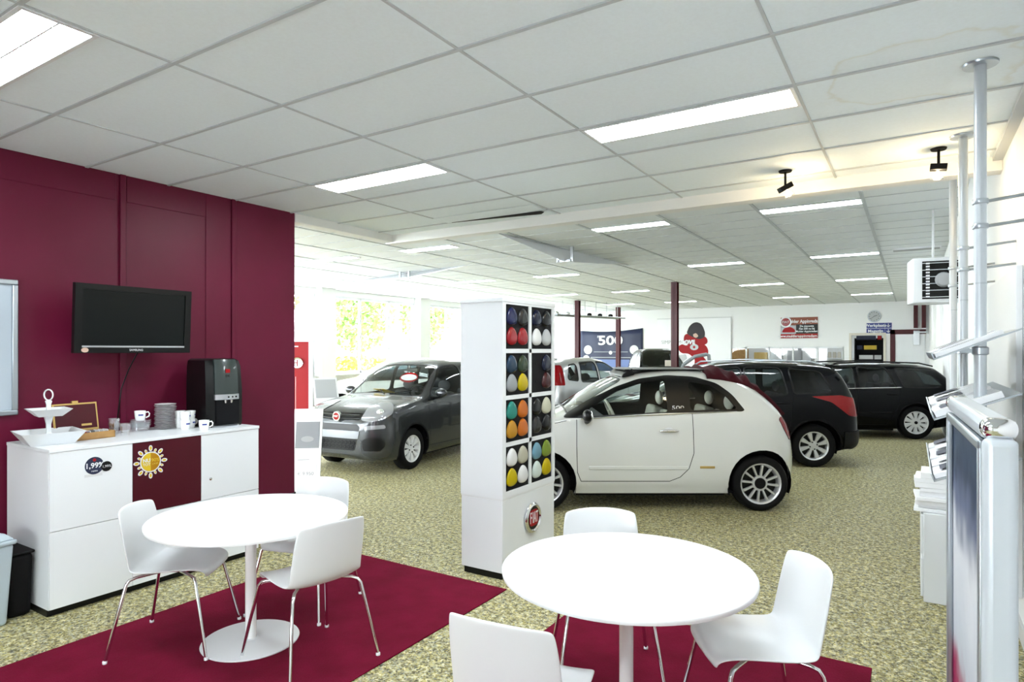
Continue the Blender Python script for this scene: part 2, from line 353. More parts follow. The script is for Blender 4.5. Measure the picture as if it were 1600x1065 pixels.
# folded ceiling flaps in the showroom
def flap(A, B, C, T, label):
    A, B, C, T = map(Vector, (A, B, C, T))
    e = empty('ceiling_flap', (A.x, A.y, A.z), 0, label, 'ceiling flap')
    a, b_, c, t = A - A, B - A, C - A, T - A; u = Vector((0, 0, .03))
    MB().add([a, b_, c, a + u * .3, b_ + u, c + u * .3], [(0, 1, 2), (3, 5, 4), (0, 3, 4, 1), (1, 4, 5, 2), (2, 5, 3, 0)]).build('panel', 'white', e)
    k = MB(); w = .14
    for s in (-1, 1): k.box(b_.x + s * w - .03, b_.x + s * w + .03, b_.y - .02, b_.y + .02, b_.z, t.z)
    k.box(b_.x - w, b_.x + w, b_.y - .02, b_.y + .02, b_.z - .0, b_.z + .04)
    k.build('bracket', 'steel', e)
Ap = P(772, 362, ZF); Cp = P(984, 414, ZF); Bt = P(883, 386, ZF)
flap(Ap, (Bt.x, Bt.y, 3.33), Cp, Bt, 'white triangular flap hanging on a bracket from the high ceiling, nearer one')
Ap = P(560, 438, ZF); Cp = P(742, 412, ZF); Bt = P(632, 424, ZF)
flap(Ap, (Bt.x, Bt.y, 3.42), Cp, Bt, 'white triangular flap hanging on a bracket near the windows')
# steel posts of the showroom
def column(x, y, w, label):
    e = empty('steel_column', (x, y, 0), 0, label, 'column')
    b = MB().box(-w / 2, w / 2, -w / 2, -w / 2 + .012, 0, ZF - .01).box(-w / 2, w / 2, w / 2 - .012, w / 2, 0, ZF - .01).box(-.006, .006, -w / 2, w / 2, 0, ZF - .01)
    b.build('post', 'maroon_steel', e, fix=False); MB().box(-w * .8, w * .8, -w * .8, w * .8, 0, .012).build('base_plate', 'maroon_steel', e)
column(-5.57, 17.3, .17, 'dark maroon steel column right of the middle, thickest of the three')
column(-10.75, 21.7, .17, 'slim maroon steel column left of the navy banner')
column(-10.9, 26.0, .17, 'slim maroon steel column in front of the navy banner')
for x, l in ((.12, 'left of the pair of'), (.38, 'right of the pair of')):
    tag(MB().box(x - .07, x + .07, YB - .17, YB - .03, 2.55, ZF - .01).build('steel_beam', 'maroon_steel'), l + ' short maroon steel posts above the maroon framed door', 'beam')
# ------------------------------------------------------------------ carpets on the floor
tag(MB().box(-4.12, -2.43, .4, 3.78, 0.001, .009).build('rug', 'rug', bevel=.003), 'dark red rug under the left-hand round table', 'rug')
tag(MB().box(-1.88, -.18, .4, 3.88, 0.001, .009).build('rug', 'rug', bevel=.003), 'dark red rug under the right-hand round table', 'rug')
# ------------------------------------------------------------------ tables
def table(x, y, label):
    e = empty('round_table', (x, y, .009), 0, label, 'table', 'white round pedestal tables')
    MB().lathe([(0.001, .706), (.535, .706), (.548, .710), (.55, .718), (.55, .727), (.547, .731), (.54, .733), (.001, .733)], 72).build('tabletop', 'table_white', e)
    MB().lathe([(.031, .012), (.031, .706)], 24).build('pedestal', 'white_gloss', e)
    MB().lathe([(.001, 0), (.268, 0), (.27, .004), (.268, .008), (.20, .012), (.04, .014), (.034, .02), (.001, .02)], 56).build('base', 'white', e)
    MB().box(-.2, .2, -.03, .03, .688, .706).box(-.03, .03, -.2, .2, .688, .706).build('crossbar', 'white', e)
    return e
t1 = K(-1.525, 3.70); t2 = K(.505, 2.80)
table(t1.x, t1.y, 'white round table in front of the cabinet with the coffee machine')
table(t2.x, t2.y, 'white round table in the right foreground')
# ------------------------------------------------------------------ chairs
def make_chair(label):
    e = empty('chair', (0, 0, .009), 0, label, 'chair', 'white shell chairs around the tables')
    prof = [(.235, .418), (.228, .436), (.205, .450), (.15, .455), (.06, .448), (-.05, .440), (-.13, .442), (-.178, .458), (-.205, .492), (-.222, .545), (-.238, .62), (-.254, .70), (-.268, .765), (-.276, .80)]
    hw = [.165, .18, .195, .21, .222, .228, .225, .220, .215, .213, .212, .208, .200, .192]
    rows = []
    for i, ((x, z), w) in enumerate(zip(prof, hw)):
        t = i / (len(prof) - 1); back = max(0, min(1, (t - .45) / .2)); r = []
        for j in range(13):
            u = -1 + j / 6; q = abs(u) ** 2.4
            edge = .022 * (1 if 0 < i < 13 else 1)
            r.append((x + .048 * q * back - (.0 if i else .01) * q, w * u, z + (.030 * q) * (1 - back) * min(1, max(0, (i) / 4)) - (.018 * q if i == 13 else 0)))
        rows.append(r)
    b = MB().grid(rows); o = b.build('seat_shell', 'chair_white', e, fix=False)
    s = o.modifiers.new('solid', 'SOLIDIFY'); s.thickness = .011; s.offset = 0
    s = o.modifiers.new('sub', 'SUBSURF'); s.levels = 1; s.render_levels = 2
    for sx in (1, -1):
        for sy in (1, -1):
            pts = [(sx * .03, sy * .06, .432), (sx * .10, sy * .13, .432), (sx * .145, sy * .172, .431), (sx * .172, sy * .192, .422), (sx * .183, sy * .203, .402), (sx * .225, sy * .235, .2), (sx * .262, sy * .262, .016)]
            l = MB().tube(pts, .0092, 10).build('leg', 'chrome', e)
            MB().lathe([(.010, 0), (.012, .002), (.012, .014), (.009, .018)], 12, Matrix.Translation((sx * .2635, sy * .263, 0))).build('foot', 'white', l)
    MB().box(-.10, .10, -.09, .09, .427, .435).build('seat_frame', 'chrome', e)
    return e
ch = make_chair('')
def put(o, lat, d, fx, fy, z=.009):                  # facing direction given in camera right / ahead
    o.location = K(lat, d, z); o.rotation_euler = (0, 0, math.atan2(fy, fx) + TH); return o
spots = [(-1.955, 3.70, .53, .045, 'white chair at the left end of the left-hand round table, seat facing right'),
         (-1.115, 3.50, -.72, .66, 'white chair with its back to the viewer at the left-hand round table'),
         (-1.375, 4.215, -.25, -.97, 'white chair behind the left-hand round table, facing the viewer'),
         (.49, 3.33, -.02, -1, 'white chair behind the right-hand round table'),
         (.055, 2.33, .43, .9, 'white chair in the bottom foreground, back cut by the picture edge'),
         (1.04, 2.70, -1, -.02, 'white chair on the right of the right-hand round table, facing left')]
for i, (l, d, fx, fy, lb) in enumerate(spots):
    o = ch if i == 0 else copy_tree(ch)
    o['label'] = lb; put(o, l, d, fx, fy)
for o in bpy.data.objects:
    pass
# ------------------------------------------------------------------ cars
def inside(p, poly):
    c = False; n = len(poly); j = n - 1
    for i in range(n):
        a, b_ = poly[i], poly[j]
        if (a[1] > p[1]) != (b_[1] > p[1]) and p[0] < (b_[0] - a[0]) * (p[1] - a[1]) / (b_[1] - a[1]) + a[0]: c = not c
        j = i
    return c
class Car:
    def __init__(s, D):
        s.D = D; s.L = D['L']; s.tags = ['body']; s.bm = bmesh.new(); s.lay = s.bm.faces.layers.int.new('tag')
        top, belt, bot = interp(D['top']), interp(D['belt']), interp(D['bot'])
        L, Wm, af, ar, nf, nr = s.L, D['hw'], D.get('af', .55), D.get('ar', .5), D.get('nf', 2.6), D.get('nr', 2.8)
        ss = [af * (k / 14) ** 2 for k in range(14)]; x = af
        while x < L - ar: ss.append(x); x += .07
        ss += [L - ar * (k / 14) ** 2 for k in range(14, -1, -1)]
        side = interp(D.get('side', [(0, .93), (.12, .975), (.45, 1.0), (.8, .99), (1, .955)])); tum = D.get('tum', .38)
        NL, NU = 10, 14; rings = []; s.side = side
        for x in ss:
            if x < af: w = Wm * max(0, 1 - ((af - x) / af) ** nf) ** (1 / nf)
            elif x > L - ar: w = Wm * max(0, 1 - ((x - L + ar) / ar) ** nr) ** (1 / nr)
            else: w = Wm
            if 'wf' in D: w *= D['wf'](x)
            for a in D['axles']: w += .012 * math.exp(-((x - a) / .3) ** 2) * (w / Wm)
            zt = top(x); zb = bot(x); ze = min(belt(x), zt - .035); hg = zt - ze
            half = [(0, zb), (max(w - .27, 0) * .93, zb), (w * .90, zb)]
            for k in range(NL + 1):
                u = k / NL; half.append((w * side(u), zb + .012 * (1 if k == 0 else 0) + (ze - zb) * u))
            n_ = 2.0 + 3.2 * max(0, min(1, (hg - .05) / .35)); wb = w * side(1)
            for k in range(1, NU + 1):
                a = k / NU * PI / 2
                cx = max(0, math.cos(a)) ** (2 / n_) if k < NU else 0; cz = math.sin(a) ** (2 / n_); z = ze + hg * cz
                inset = tum * (z - ze) * (1 if hg > .1 else hg / .1)
                half.append((max(0, wb - inset * min(1, w / Wm)) * cx, z))
            rings.append((x, half))
        bm = s.bm; V = []
        for x, h in rings:
            r = [bm.verts.new((L / 2 - x, y, z)) for y, z in h] + [bm.verts.new((L / 2 - x, -y, z)) for y, z in h[-2:0:-1]]
            V.append(r)
        n = len(V[0])
        for i in range(len(V) - 1):
            for j in range(n): bm.faces.new((V[i][j], V[i][(j + 1) % n], V[i + 1][(j + 1) % n], V[i + 1][j]))
        bmesh.ops.remove_doubles(bm, verts=bm.verts, dist=2e-4)
        bmesh.ops.dissolve_degenerate(bm, edges=bm.edges, dist=1e-5)
        bmesh.ops.recalc_face_normals(bm, faces=bm.faces); bm.normal_update()
    def surf_y(s, x, z):                                # outer y of the left side at station x, height z
        best = 0
        for f in s.bm.faces:
            c = f.calc_center_median()
            if abs(c.x - (s.L / 2 - x)) < .06 and abs(c.z - z) < .05 and c.y > best: best = c.y
        return best
    def cut(s, poly, view, tg, over=('body',), smin=-9, smax=99, zmin=-9, dmin=.12, U=None, Vv=None, N=None):
        L = s.L; bm = s.bm
        if view in ('left', 'right'): U, Vv, N = Vector((-1, 0, 0)), Vector((0, 0, 1)), Vector((0, 1 if view == 'left' else -1, 0)); off = L / 2
        elif view == 'top': U, Vv, N = Vector((-1, 0, 0)), Vector((0, 1, 0)), Vector((0, 0, 1)); off = L / 2
        elif view == 'front': U, Vv, N = Vector((0, 1, 0)), Vector((0, 0, 1)), Vector((1, 0, 0)); off = 0
        elif view == 'rear': U, Vv, N = Vector((0, 1, 0)), Vector((0, 0, 1)), Vector((-1, 0, 0)); off = 0
        else: U, Vv, N = Vector(U), Vector(Vv), Vector(N); off = L / 2 * abs(U.x)
        if tg not in s.tags: s.tags.append(tg)
        t = s.tags.index(tg); ov = [s.tags.index(q) for q in over if q in s.tags]
        uv = lambda c: (c.dot(U) + off, c.dot(Vv))
        u0, u1 = min(p[0] for p in poly), max(p[0] for p in poly); v0, v1 = min(p[1] for p in poly), max(p[1] for p in poly)
        def cand():
            out = []
            for f in bm.faces:
                if f.normal.dot(N) < dmin or f[s.lay] not in ov: continue
                c = f.calc_center_median(); x = L / 2 - c.x
                if x < smin or x > smax or c.z < zmin: continue
                q = [uv(w.co) for w in f.verts]
                if max(a[0] for a in q) < u0 or min(a[0] for a in q) > u1 or max(a[1] for a in q) < v0 or min(a[1] for a in q) > v1: continue
                out.append(f)
            return out
        for i in range(len(poly)):
            a, b_ = poly[i], poly[(i + 1) % len(poly)]; eu, ev = b_[0] - a[0], b_[1] - a[1]
            l = math.hypot(eu, ev)
            if l < 1e-5: continue
            fs = []
            pad = .03
            for f in cand():
                q = [uv(w.co) for w in f.verts]
                if max(p[0] for p in q) < min(a[0], b_[0]) - pad or min(p[0] for p in q) > max(a[0], b_[0]) + pad or max(p[1] for p in q) < min(a[1], b_[1]) - pad or min(p[1] for p in q) > max(a[1], b_[1]) + pad: continue
                fs.append(f)
            if not fs: continue
            es = {e for f in fs for e in f.edges}; vs = {v for f in fs for v in f.verts}
            no = U * (ev / l) - Vv * (eu / l); co = U * (a[0] - off) + Vv * a[1]
            bmesh.ops.bisect_plane(bm, geom=list(vs) + list(es) + fs, dist=1e-5, plane_co=co, plane_no=no)
        for f in cand():
            if inside(uv(f.calc_center_median()), poly): f[s.lay] = t
        return s
    def both(s, poly, tg, **k): s.cut(poly, 'left', tg + '_l', **k); s.cut(poly, 'right', tg + '_r', **k)
    def seam(s, pts, view, w=.006, **k):
        for i in range(len(pts) - 1):
            a, b_ = Vector(pts[i]), Vector(pts[i + 1]); d = (b_ - a).normalized(); n = Vector((-d.y, d.x)) * w / 2
            s.cut([tuple(a - n), tuple(b_ - n), tuple(b_ + n), tuple(a + n)], view, 'seam', **k)
    def arches(s, r):
        for a in s.D['axles']:
            for vw in ('left', 'right'):
                t = [q for q in s.tags if q.startswith(('body', 'door', 'seam', 'sill', 'bumper'))]
                s.cut(circ(a, s.D['R'] + .01, r + .025, 30), vw, 'lip', over=t, zmin=.05)
                s.cut(circ(a, s.D['R'] + .01, r, 30), vw, 'arch', over=t + ['lip'], zmin=.05)
        L = s.L; t = s.tags.index('arch'); dl = []
        for f in s.bm.faces:
            c = f.calc_center_median(); x = L / 2 - c.x
            if f[s.lay] == t: dl.append(f)
            elif f.normal.z < -.6 and c.z < .35 and abs(c.y) > s.D['hw'] - .30 and any(abs(x - a) < r * .92 for a in s.D['axles']): dl.append(f)
        bmesh.ops.delete(s.bm, geom=dl, context='FACES')
    def part(s, tg, name, mats, parent, thick=0, off=0, merge=()):
        """tags -> one mesh; thick adds a dark inner skin"""
        s.bm.normal_update(); ids = {s.tags.index(q): k for k, q in enumerate((tg,) + tuple(merge)) if q in s.tags}
        vm = {}; vs = []; ns = []; fs = []; ms = []
        for f in s.bm.faces:
            if f[s.lay] in ids:
                q = []
                for v in f.verts:
                    if v.index not in vm: vm[v.index] = len(vs); vs.append(v.co + v.normal * off); ns.append(v.normal.copy())
                    q.append(vm[v.index])
                fs.append(tuple(q)); ms.append(min(ids[f[s.lay]], len(mats) - 1))
        if not fs: return None
        if thick:
            n0 = len(vs); cnt = {}
            for v, n in list(zip(vs, ns)): vs.append(v - n * thick); ns.append(-n)
            base = list(fs)
            for f in base:
                for i in range(len(f)):
                    e = (f[i], f[(i + 1) % len(f)]); k = (min(e), max(e)); cnt.setdefault(k, []).append(e)
                fs.append(tuple(i + n0 for i in reversed(f))); ms.append(len(mats) - 1)
            for k, l in cnt.items():
                if len(l) == 1:
                    a, b_ = l[0]; o = len(vs); vs += [vs[b_], vs[a], vs[a + n0], vs[b_ + n0]]; ns += [Vector((0, 0, 0))] * 4
                    fs.append((o, o + 1, o + 2, o + 3)); ms.append(len(mats) - 1)
        me = bpy.data.meshes.new(name); me.from_pydata([tuple(v) for v in vs], [], fs)
        for q in mats: me.materials.append(M[q])
        me.polygons.foreach_set('material_index', ms); me.shade_smooth()
        me.normals_split_custom_set_from_vertices([tuple(n) for n in ns])
        o = bpy.data.objects.new(name, me); COL.objects.link(o); o.parent = parent; return o
    def index(s): s.bm.verts.index_update(); s.bm.verts.ensure_lookup_table()

def wheel_meshes(R, rr, w, style):
    t = MB(); h = w / 2
    prof = [(rr - .012, -h + .02), (rr + .01, -h + .005), (rr + .03, -h), (R - .035, -h), (R - .012, -h + .012), (R, -h + .035), (R, h - .035), (R - .012, h - .012), (R - .035, h), (rr + .03, h), (rr + .01, h - .005), (rr - .012, h - .02)]
    RX = Matrix.Rotation(-PI / 2, 4, 'X')
    t.lathe(prof, 40, RX, cap=False)
    for g in (-.05, -.017, .017, .05): t.lathe([(R + .0008, g - .004), (R + .0008, g + .004)], 40, RX, cap=False)
    b = MB(); y0 = h - .012
    b.lathe([(rr - .004, -h + .02), (rr - .022, -h + .04), (rr - .028, y0 - .07), (rr - .016, y0 - .012), (rr - .006, y0), (rr + .008, y0 + .004), (rr + .010, y0 - .002)], 40, RX, cap=False)
    n, wa, wb, dish = style['n'], style['w0'], style['w1'], style.get('dish', .02)
    for k in range(n):
        offs = [(0, 0)] if not style.get('pair') else [(-.5, 0), (.5, 0)]
        for o_, _ in offs:
            a0 = 2 * PI * k / n + style.get('a', 0); r0, r1 = style.get('r0', .06), rr - .008
            a_in = a0 + o_ * style.get('pair', 0) * .35; a_out = a0 + o_ * style.get('pair', 0)
            rows = []
            for i in range(5):
                q = i / 4; r = r0 + (r1 - r0) * q; aa = a_in + (a_out - a_in) * q; ww = wa + (wb - wa) * q; dep = dish * (1 - q) ** 1.5
                yy = y0 - .012 + (style.get('bulge', 0) * math.sin(q * PI)) - dep
                c = Vector((r * math.cos(aa), r * math.sin(aa), 0)); tn = Vector((-math.sin(aa), math.cos(aa), 0)) * ww / 2
                rows.append([(*(c - tn)[:2], yy - .022), (*(c - tn * .75)[:2], yy), (*(c + tn * .75)[:2], yy), (*(c + tn)[:2], yy - .022)])
            b.grid(rows, 0, RX, close=True)
    b.lathe([(.001, y0 - .01 - dish), (style.get('r0', .06) + .012, y0 - .012 - dish), (style.get('r0', .06) + .016, y0 - .03 - dish)], 28, RX, cap=False)
    if style.get('cap'): b.lathe([(.001, y0 - .002 - dish), (style['cap'], y0 - .003 - dish), (style['cap'], y0 - .02 - dish)], 24, RX, m=1, cap=False)
    for k in range(style.get('nuts', 0)):
        a = 2 * PI * k / style['nuts']; b.lathe([(.010, 0), (.010, .012), (.001, .014)], 8, RX @ Matrix.Translation((.052 * math.cos(a), .052 * math.sin(a), y0 - .014 - dish)), m=1)
    d = MB().lathe([(.001, h - .08), (rr - .03, h - .08), (rr - .03, -h + .03), (.001, -h + .03)], 32, RX, m=2)
    b.add(d.v, d.f, 2)
    return t, b
def build_car(D, name, label, loc, rz, cat='car'):
    e = empty(name, loc, rz, label, cat); c = Car(D); L = D['L']; hw = D['hw']
    gl = D.get('glass', 'car_glass')
    # glazing
    def grow(poly, g):
        cx = sum(p[0] for p in poly) / len(poly); cy = sum(p[1] for p in poly) / len(poly); out = []
        N = len(poly)
        for i in range(N):
            a, p, b_ = Vector(poly[i - 1]), Vector(poly[i]), Vector(poly[(i + 1) % N]); d = ((b_ - p).normalized() + (p - a).normalized())
            if d.length < 1e-6: out.append(tuple(p)); continue
            d.normalize(); n = Vector((d.y, -d.x))
            if n.dot(p - Vector((cx, cy))) < 0: n = -n
            out.append(tuple(p + n * g))
        return out
    if 'frame' in D: c.both(D['frame'], 'trim')
    for k, w in enumerate(D['side_windows']):
        if 'frame' not in D: c.both(grow(w, .022), 'trim')
        c.both(w, 'win%d' % k, over=('trim_l', 'trim_r', 'body'))
    ws = D['windshield']; c.cut(grow(ws, .018), 'top', 'wstrim', zmin=D['zglass'], dmin=.05); c.cut(ws, 'top', 'ws', over=('wstrim',), zmin=D['zglass'], dmin=.05)
    if 'rear_window' in D:
        rv = D['rear_window']; vw = D.get('rear_view', 'top'); k = dict(smin=L * .6)
        c.cut(grow(rv, .02), vw, 'rwtrim', zmin=D['zglass'] - .05, **k); c.cut(rv, vw, 'rw', over=('rwtrim',), zmin=D['zglass'] - .05, **k)
    for q in D.get('lights', []):
        nm, view, poly, kw = q
        if view == 'sides':
            c.cut(poly, 'left', nm + '_l', over=('body', 'bumper'), **kw); c.cut(poly, 'right', nm + '_r', over=('body', 'bumper'), **kw)
        elif view == 'fronts':
            c.cut(poly, 'front', nm + '_l', over=('body', 'bumper'), smax=1.2, **kw); c.cut([(-a, b_) for a, b_ in poly][::-1], 'front', nm + '_r', over=('body', 'bumper'), smax=1.2, **kw)
        elif view == 'oblique':                      # seen from ahead and aside
            A = math.radians(kw.get('ang', 35)); k2 = {a: b_ for a, b_ in kw.items() if a != 'ang'}
            sgn = kw.get('sgn', 1)
            k2.pop('sgn', None)
            for sd, sf in ((1, '_l'), (-1, '_r')):
                N = (sgn * math.cos(A), sd * math.sin(A), 0); U = (-sgn * math.sin(A), sd * math.cos(A), 0)
                c.cut(poly, 'x', nm + sf, over=('body', 'bumper'), U=U, Vv=(0, 0, 1), N=N, **k2)
        else: c.cut(poly, view, nm, over=('body', 'bumper'), **kw)
    for d_ in D.get('doors', []): c.both(d_, 'door', over=('body',))
    dt = [t for t in c.tags if t.startswith(('door', 'body'))]
    for sm, view, kw in D.get('seams', []):
        for vw in (('left', 'right') if view == 'sides' else (view,)): c.seam(sm, vw, over=dt, **kw)
    for z in D.get('side_trim', []): c.both(z, 'sidetrim', over=dt)
    c.arches(D['arch'])
    c.bm.normal_update(); c.index()
    pm = D['paint']
    bm_ = ['seam', 'lip', 'sidetrim_l', 'sidetrim_r']
    c.tags += [q for q in bm_ if q not in c.tags]
    c.part('body', 'body', [pm, 'dark', D.get('lip', 'dark'), D.get('trimmat', pm), D.get('trimmat', pm), D.get('inner', 'dark')], e, thick=.012, merge=bm_)
    c.part('door_l', 'door', [pm, D.get('inner', 'dark')], e, thick=.012); c.part('door_r', 'door', [pm, D.get('inner', 'dark')], e, thick=.012)
    for sd in 'lr':
        c.part('trim_' + sd, 'window_trim', [D.get('wtrim', 'black'), 'dark'], e, thick=.02)
        for k in range(len(D['side_windows'])): c.part('win%d_%s' % (k, sd), 'side_window', [gl], e, off=-.004)
    c.part('wstrim', 'windshield_trim', ['black', 'dark'], e, thick=.012); c.part('ws', 'windshield', [D.get('wsglass', 'car_glass')], e, off=-.003)
    c.part('rwtrim', 'rear_window_trim', ['black', 'dark'], e, thick=.012); c.part('rw', 'rear_window', [gl], e, off=-.003)
    done = set()
    for q in D.get('lights', []):
        nm, view, poly, kw = q; m_, pn, off = D['lmat'][nm]
        for sf in ('', '_l', '_r'):
            if nm + sf in c.tags and nm + sf not in done: c.part(nm + sf, pn, [m_, 'dark'], e, thick=.015, off=off); done.add(nm + sf)
    # wheels
    R, rr = D['R'], D['rim']; tm, rm = wheel_meshes(R, rr, D.get('tw', .185), D['style'])
    wy = hw - D.get('tw', .185) / 2 - .035; first = None
    for a in D['axles']:
        for sd in (1, -1):
            if first is None:
                first = tm.build('wheel', 'rubber', e); rim = rm.build('rim', [D.get('rimmat', 'rim'), 'dark', 'black'], first); o = first
            else:
                o = first.copy(); COL.objects.link(o); o.parent = e; r2 = rim.copy(); COL.objects.link(r2); r2.parent = o
            o.location = (L / 2 - a, sd * wy, R); o.rotation_euler = (0, D.get('spin', .3), 0 if sd > 0 else PI)
    # wheel housings and underbody
    u = MB(); ra = D['arch'] + .005
    for a in D['axles']:
        for sd in (1, -1):
            rows = []
            for k in range(19):
                t = -.12 * PI + 1.24 * PI * k / 18; x, z = ra * math.cos(t), R + .01 + ra * math.sin(t)
                rows.append([(L / 2 - a + x, sd * (hw - .035), max(z, .12)), (L / 2 - a + x, sd * (hw - .30), max(z, .12))])
            if ((x2_ := a - L / 2) > 0):
                rows = [[(p[0], p[1] * (1 if p[0] > L / 2 - a else .88), p[2]), q_] for p, q_ in rows]
            u.grid(rows); n0 = len(u.v); u.v += [(r[1][0], r[1][1], r[1][2]) for r in rows]; u.f.append(tuple(range(n0, n0 + 19))); u.m.append(0)
    x1 = D['axles'][0] + ra; x2 = D['axles'][1] - ra
    u.box(L / 2 - x2, L / 2 - x1, -hw * .82, hw * .82, .15, .22); u.box(-L / 2 + .45, L / 2 - .4, -hw * .5, hw * .5, .17, .24)
    u.build('underbody', 'dark', e, fix=False)
    for n_, a in enumerate(D['axles']): pass
    # mirrors
    mx, mz = D['mirror']
    for sd in (1, -1):
        y = hw * .955 - .02
        m = MB().ell((L / 2 - mx, sd * (y + .13), mz + .02), (.055, .10, .068), 10); o = m.build('mirror', D.get('mirmat', pm), e)
        MB().tube([(L / 2 - mx - .0, sd * (y - .04), mz - .06), (L / 2 - mx, sd * (y + .05), mz - .05), (L / 2 - mx, sd * (y + .12), mz - .03)], [.03, .024, .03], 8).build('mirror_arm', 'black', o)
        MB().ell((L / 2 - mx - .03, sd * (y + .13), mz + .02), (.03, .088, .056), 8).build('mirror_glass', 'chrome', o)
    # door handles
    for hx, hz in D.get('handles', []):
        for sd in (1, -1):
            y = c.surf_y(hx, hz) or hw
            X = Matrix.Translation((L / 2 - hx, sd * (y + .012), hz))
            MB().ell((0, 0, 0), (.105, .014, .016), 8, 0, X).build('door_handle', D.get('hmat', pm), e)
    # cabin
    if D.get('cabin', True):
        sm = D.get('seatmat', 'seat_dark'); x0, x1, zf, zb = D['cab']
        for (sx, n2) in ((x0, 1), (x1, 2)):
            for sd in (-1, 1):
                y = .36 * sd
                s_ = MB().box(L / 2 - sx - .45, L / 2 - sx, y - .22, y + .22, .36, .52)
                s_.box(0, .13, -.22, .22, 0, .52, 0, Matrix.Translation((L / 2 - sx - .50, y, .50)) @ Matrix.Rotation(-.22, 4, 'Y'))
                o = s_.build('car_seat', sm, e, bevel=.04, seg=3)
                hx = L / 2 - sx - .60
                MB().ell((hx, y, .50 + .62), (.045, .115, .085), 10).build('headrest', sm, o)
        MB().prism(rnd([(0, .5), (.0, zf), (.30, zf + .03), (.45, zf - .08), (.42, .5)], .04), -hw * .80, hw * .80, 'y', 0, Matrix.Translation((L / 2 - x0 + .18, 0, 0))).build('dashboard', 'plastic_black', e)
        X = Matrix.Translation((L / 2 - x0 + .10, .36, zf + .0)) @ Matrix.Rotation(-1.15, 4, 'Y')
        w_ = MB().tube([(.175 * math.cos(a), .175 * math.sin(a), 0) for a in [2 * PI * k / 24 for k in range(25)]], .014, 8, 0, X, cap=False)
        w_.box(-.165, .165, -.018, .018, -.008, .008, 0, X).box(-.05, .06, -.06, .06, -.02, .012, 0, X)
        w_.build('steering_wheel', D.get('wheelmat', 'plastic_black'), e)
        MB().box(-L / 2 + .5, L / 2 - 1.0, -hw * .8, hw * .8, .24, .36).build('cabin_floor', 'dark', e)
        MB().box(-.02, .02, -.11, .11, -.03, .03, 0, Matrix.Translation((L / 2 - D['header'] - .05, 0, D['zroof'] - .12))).build('interior_mirror', 'black', e, bevel=.01)
    e['L'] = L
    return e, c
def car_pose(D, s0, y, lat, d, ang):                   # put a station of the car on a floor point
    a = math.radians(ang); lx = D['L'] / 2 - s0
    l0 = lat - (lx * math.cos(a) - y * math.sin(a)); d0 = d - (lx * math.sin(a) + y * math.cos(a))
    return K(l0, d0), a + TH

# ---- white convertible city car
W5 = dict(L=3.546, hw=.813, axles=(.70, 3.0), R=.292, rim=.212, arch=.352, af=.62, ar=.62, nf=2.4, nr=2.3, tum=.40, tw=.185,
    top=[(0, .50), (.03, .62), (.10, .73), (.25, .83), (.5, .92), (.75, .98), (.90, 1.02), (1.15, 1.17), (1.45, 1.345), (1.65, 1.425), (1.9, 1.470), (2.2, 1.488), (2.5, 1.475), (2.75, 1.43), (2.95, 1.345), (3.15, 1.20), (3.30, 1.05), (3.42, .88), (3.50, .70), (3.546, .52)],
    belt=[(0, .48), (.3, .78), (.7, .93), (.95, .965), (1.6, 1.0), (2.4, 1.03), (2.9, 1.04), (3.2, .98), (3.546, .5)],
    bot=[(0, .30), (.15, .22), (.5, .20), (1.2, .185), (2.6, .185), (3.1, .24), (3.4, .27), (3.546, .34)],
    side=[(0, .90), (.08, .955), (.3, .995), (.5, 1.0), (.8, .985), (1, .95)],
    frame=rnd([(.90, .985), (1.20, 1.165), (1.5, 1.31), (1.75, 1.392), (2.05, 1.43), (2.35, 1.415), (2.58, 1.345), (2.72, 1.23), (2.83, 1.07), (2.80, 1.055), (1.9, 1.035), (1.15, .985)], .05),
    side_windows=[rnd([(1.17, 1.005), (1.19, 1.09), (1.5, 1.27), (1.75, 1.35), (2.02, 1.383), (2.02, 1.05), (1.9, 1.045)], .03), rnd([(2.26, 1.065), (2.27, 1.365), (2.5, 1.325), (2.66, 1.21), (2.755, 1.08)], .04)],
    windshield=rnd([(.97, -.62), (.97, .62), (1.55, .50), (1.55, -.50)], .06), zglass=1.0, header=1.6, zroof=1.43,
    doors=[rnd([(1.06, .98), (1.07, .40), (1.12, .335), (2.05, .335), (2.20, .42), (2.27, .62), (2.26, 1.055), (1.9, 1.04)], .05)],
    seams=[([(1.055, .97), (1.052, .7), (1.06, .42), (1.10, .325)], 'sides', {'w': .007}), ([(1.10, .325), (2.03, .325), (2.14, .37), (2.23, .46), (2.28, .62), (2.275, 1.03)], 'sides', {'w': .007}), ([(.50, .86), (.95, .96)], 'sides', {'w': .006})],
    side_trim=[rnd([(1.16, .468), (1.16, .442), (2.14, .452), (2.20, .478), (2.1, .486)], .008)],
    lights=[('tail', 'oblique', rnd([(.67, 1.0), (.73, .97), (.65, .84), (.54, .73), (.47, .75), (.52, .88)][::-1], .03), dict(ang=50, sgn=-1, smin=3.0)), ('head', 'oblique', circ(.62, .68, .10, 20), dict(ang=35, sgn=1, smax=.8))],
    lmat={'tail': ('tail_red', 'taillight', .006), 'head': ('clear', 'headlight', .004)},
    paint='paint_white', style=dict(n=12, w0=.022, w1=.030, dish=.012, r0=.068, cap=.058, a=.1), mirror=(1.16, 1.0), mirmat='black',
    handles=[(2.02, .855)], hmat='chrome', seatmat='cream', inner='dark', cab=(1.59, 2.2, .98, 0), wheelmat='cream', lip='paint_white')
loc, rz = car_pose(W5, 3.0, .79, 2.626, 6.66, 180)
fiat, c5 = build_car(W5, 'convertible_car', 'white two-door city car with folded maroon soft top behind the colour display tower', loc, rz)
L = W5['L']
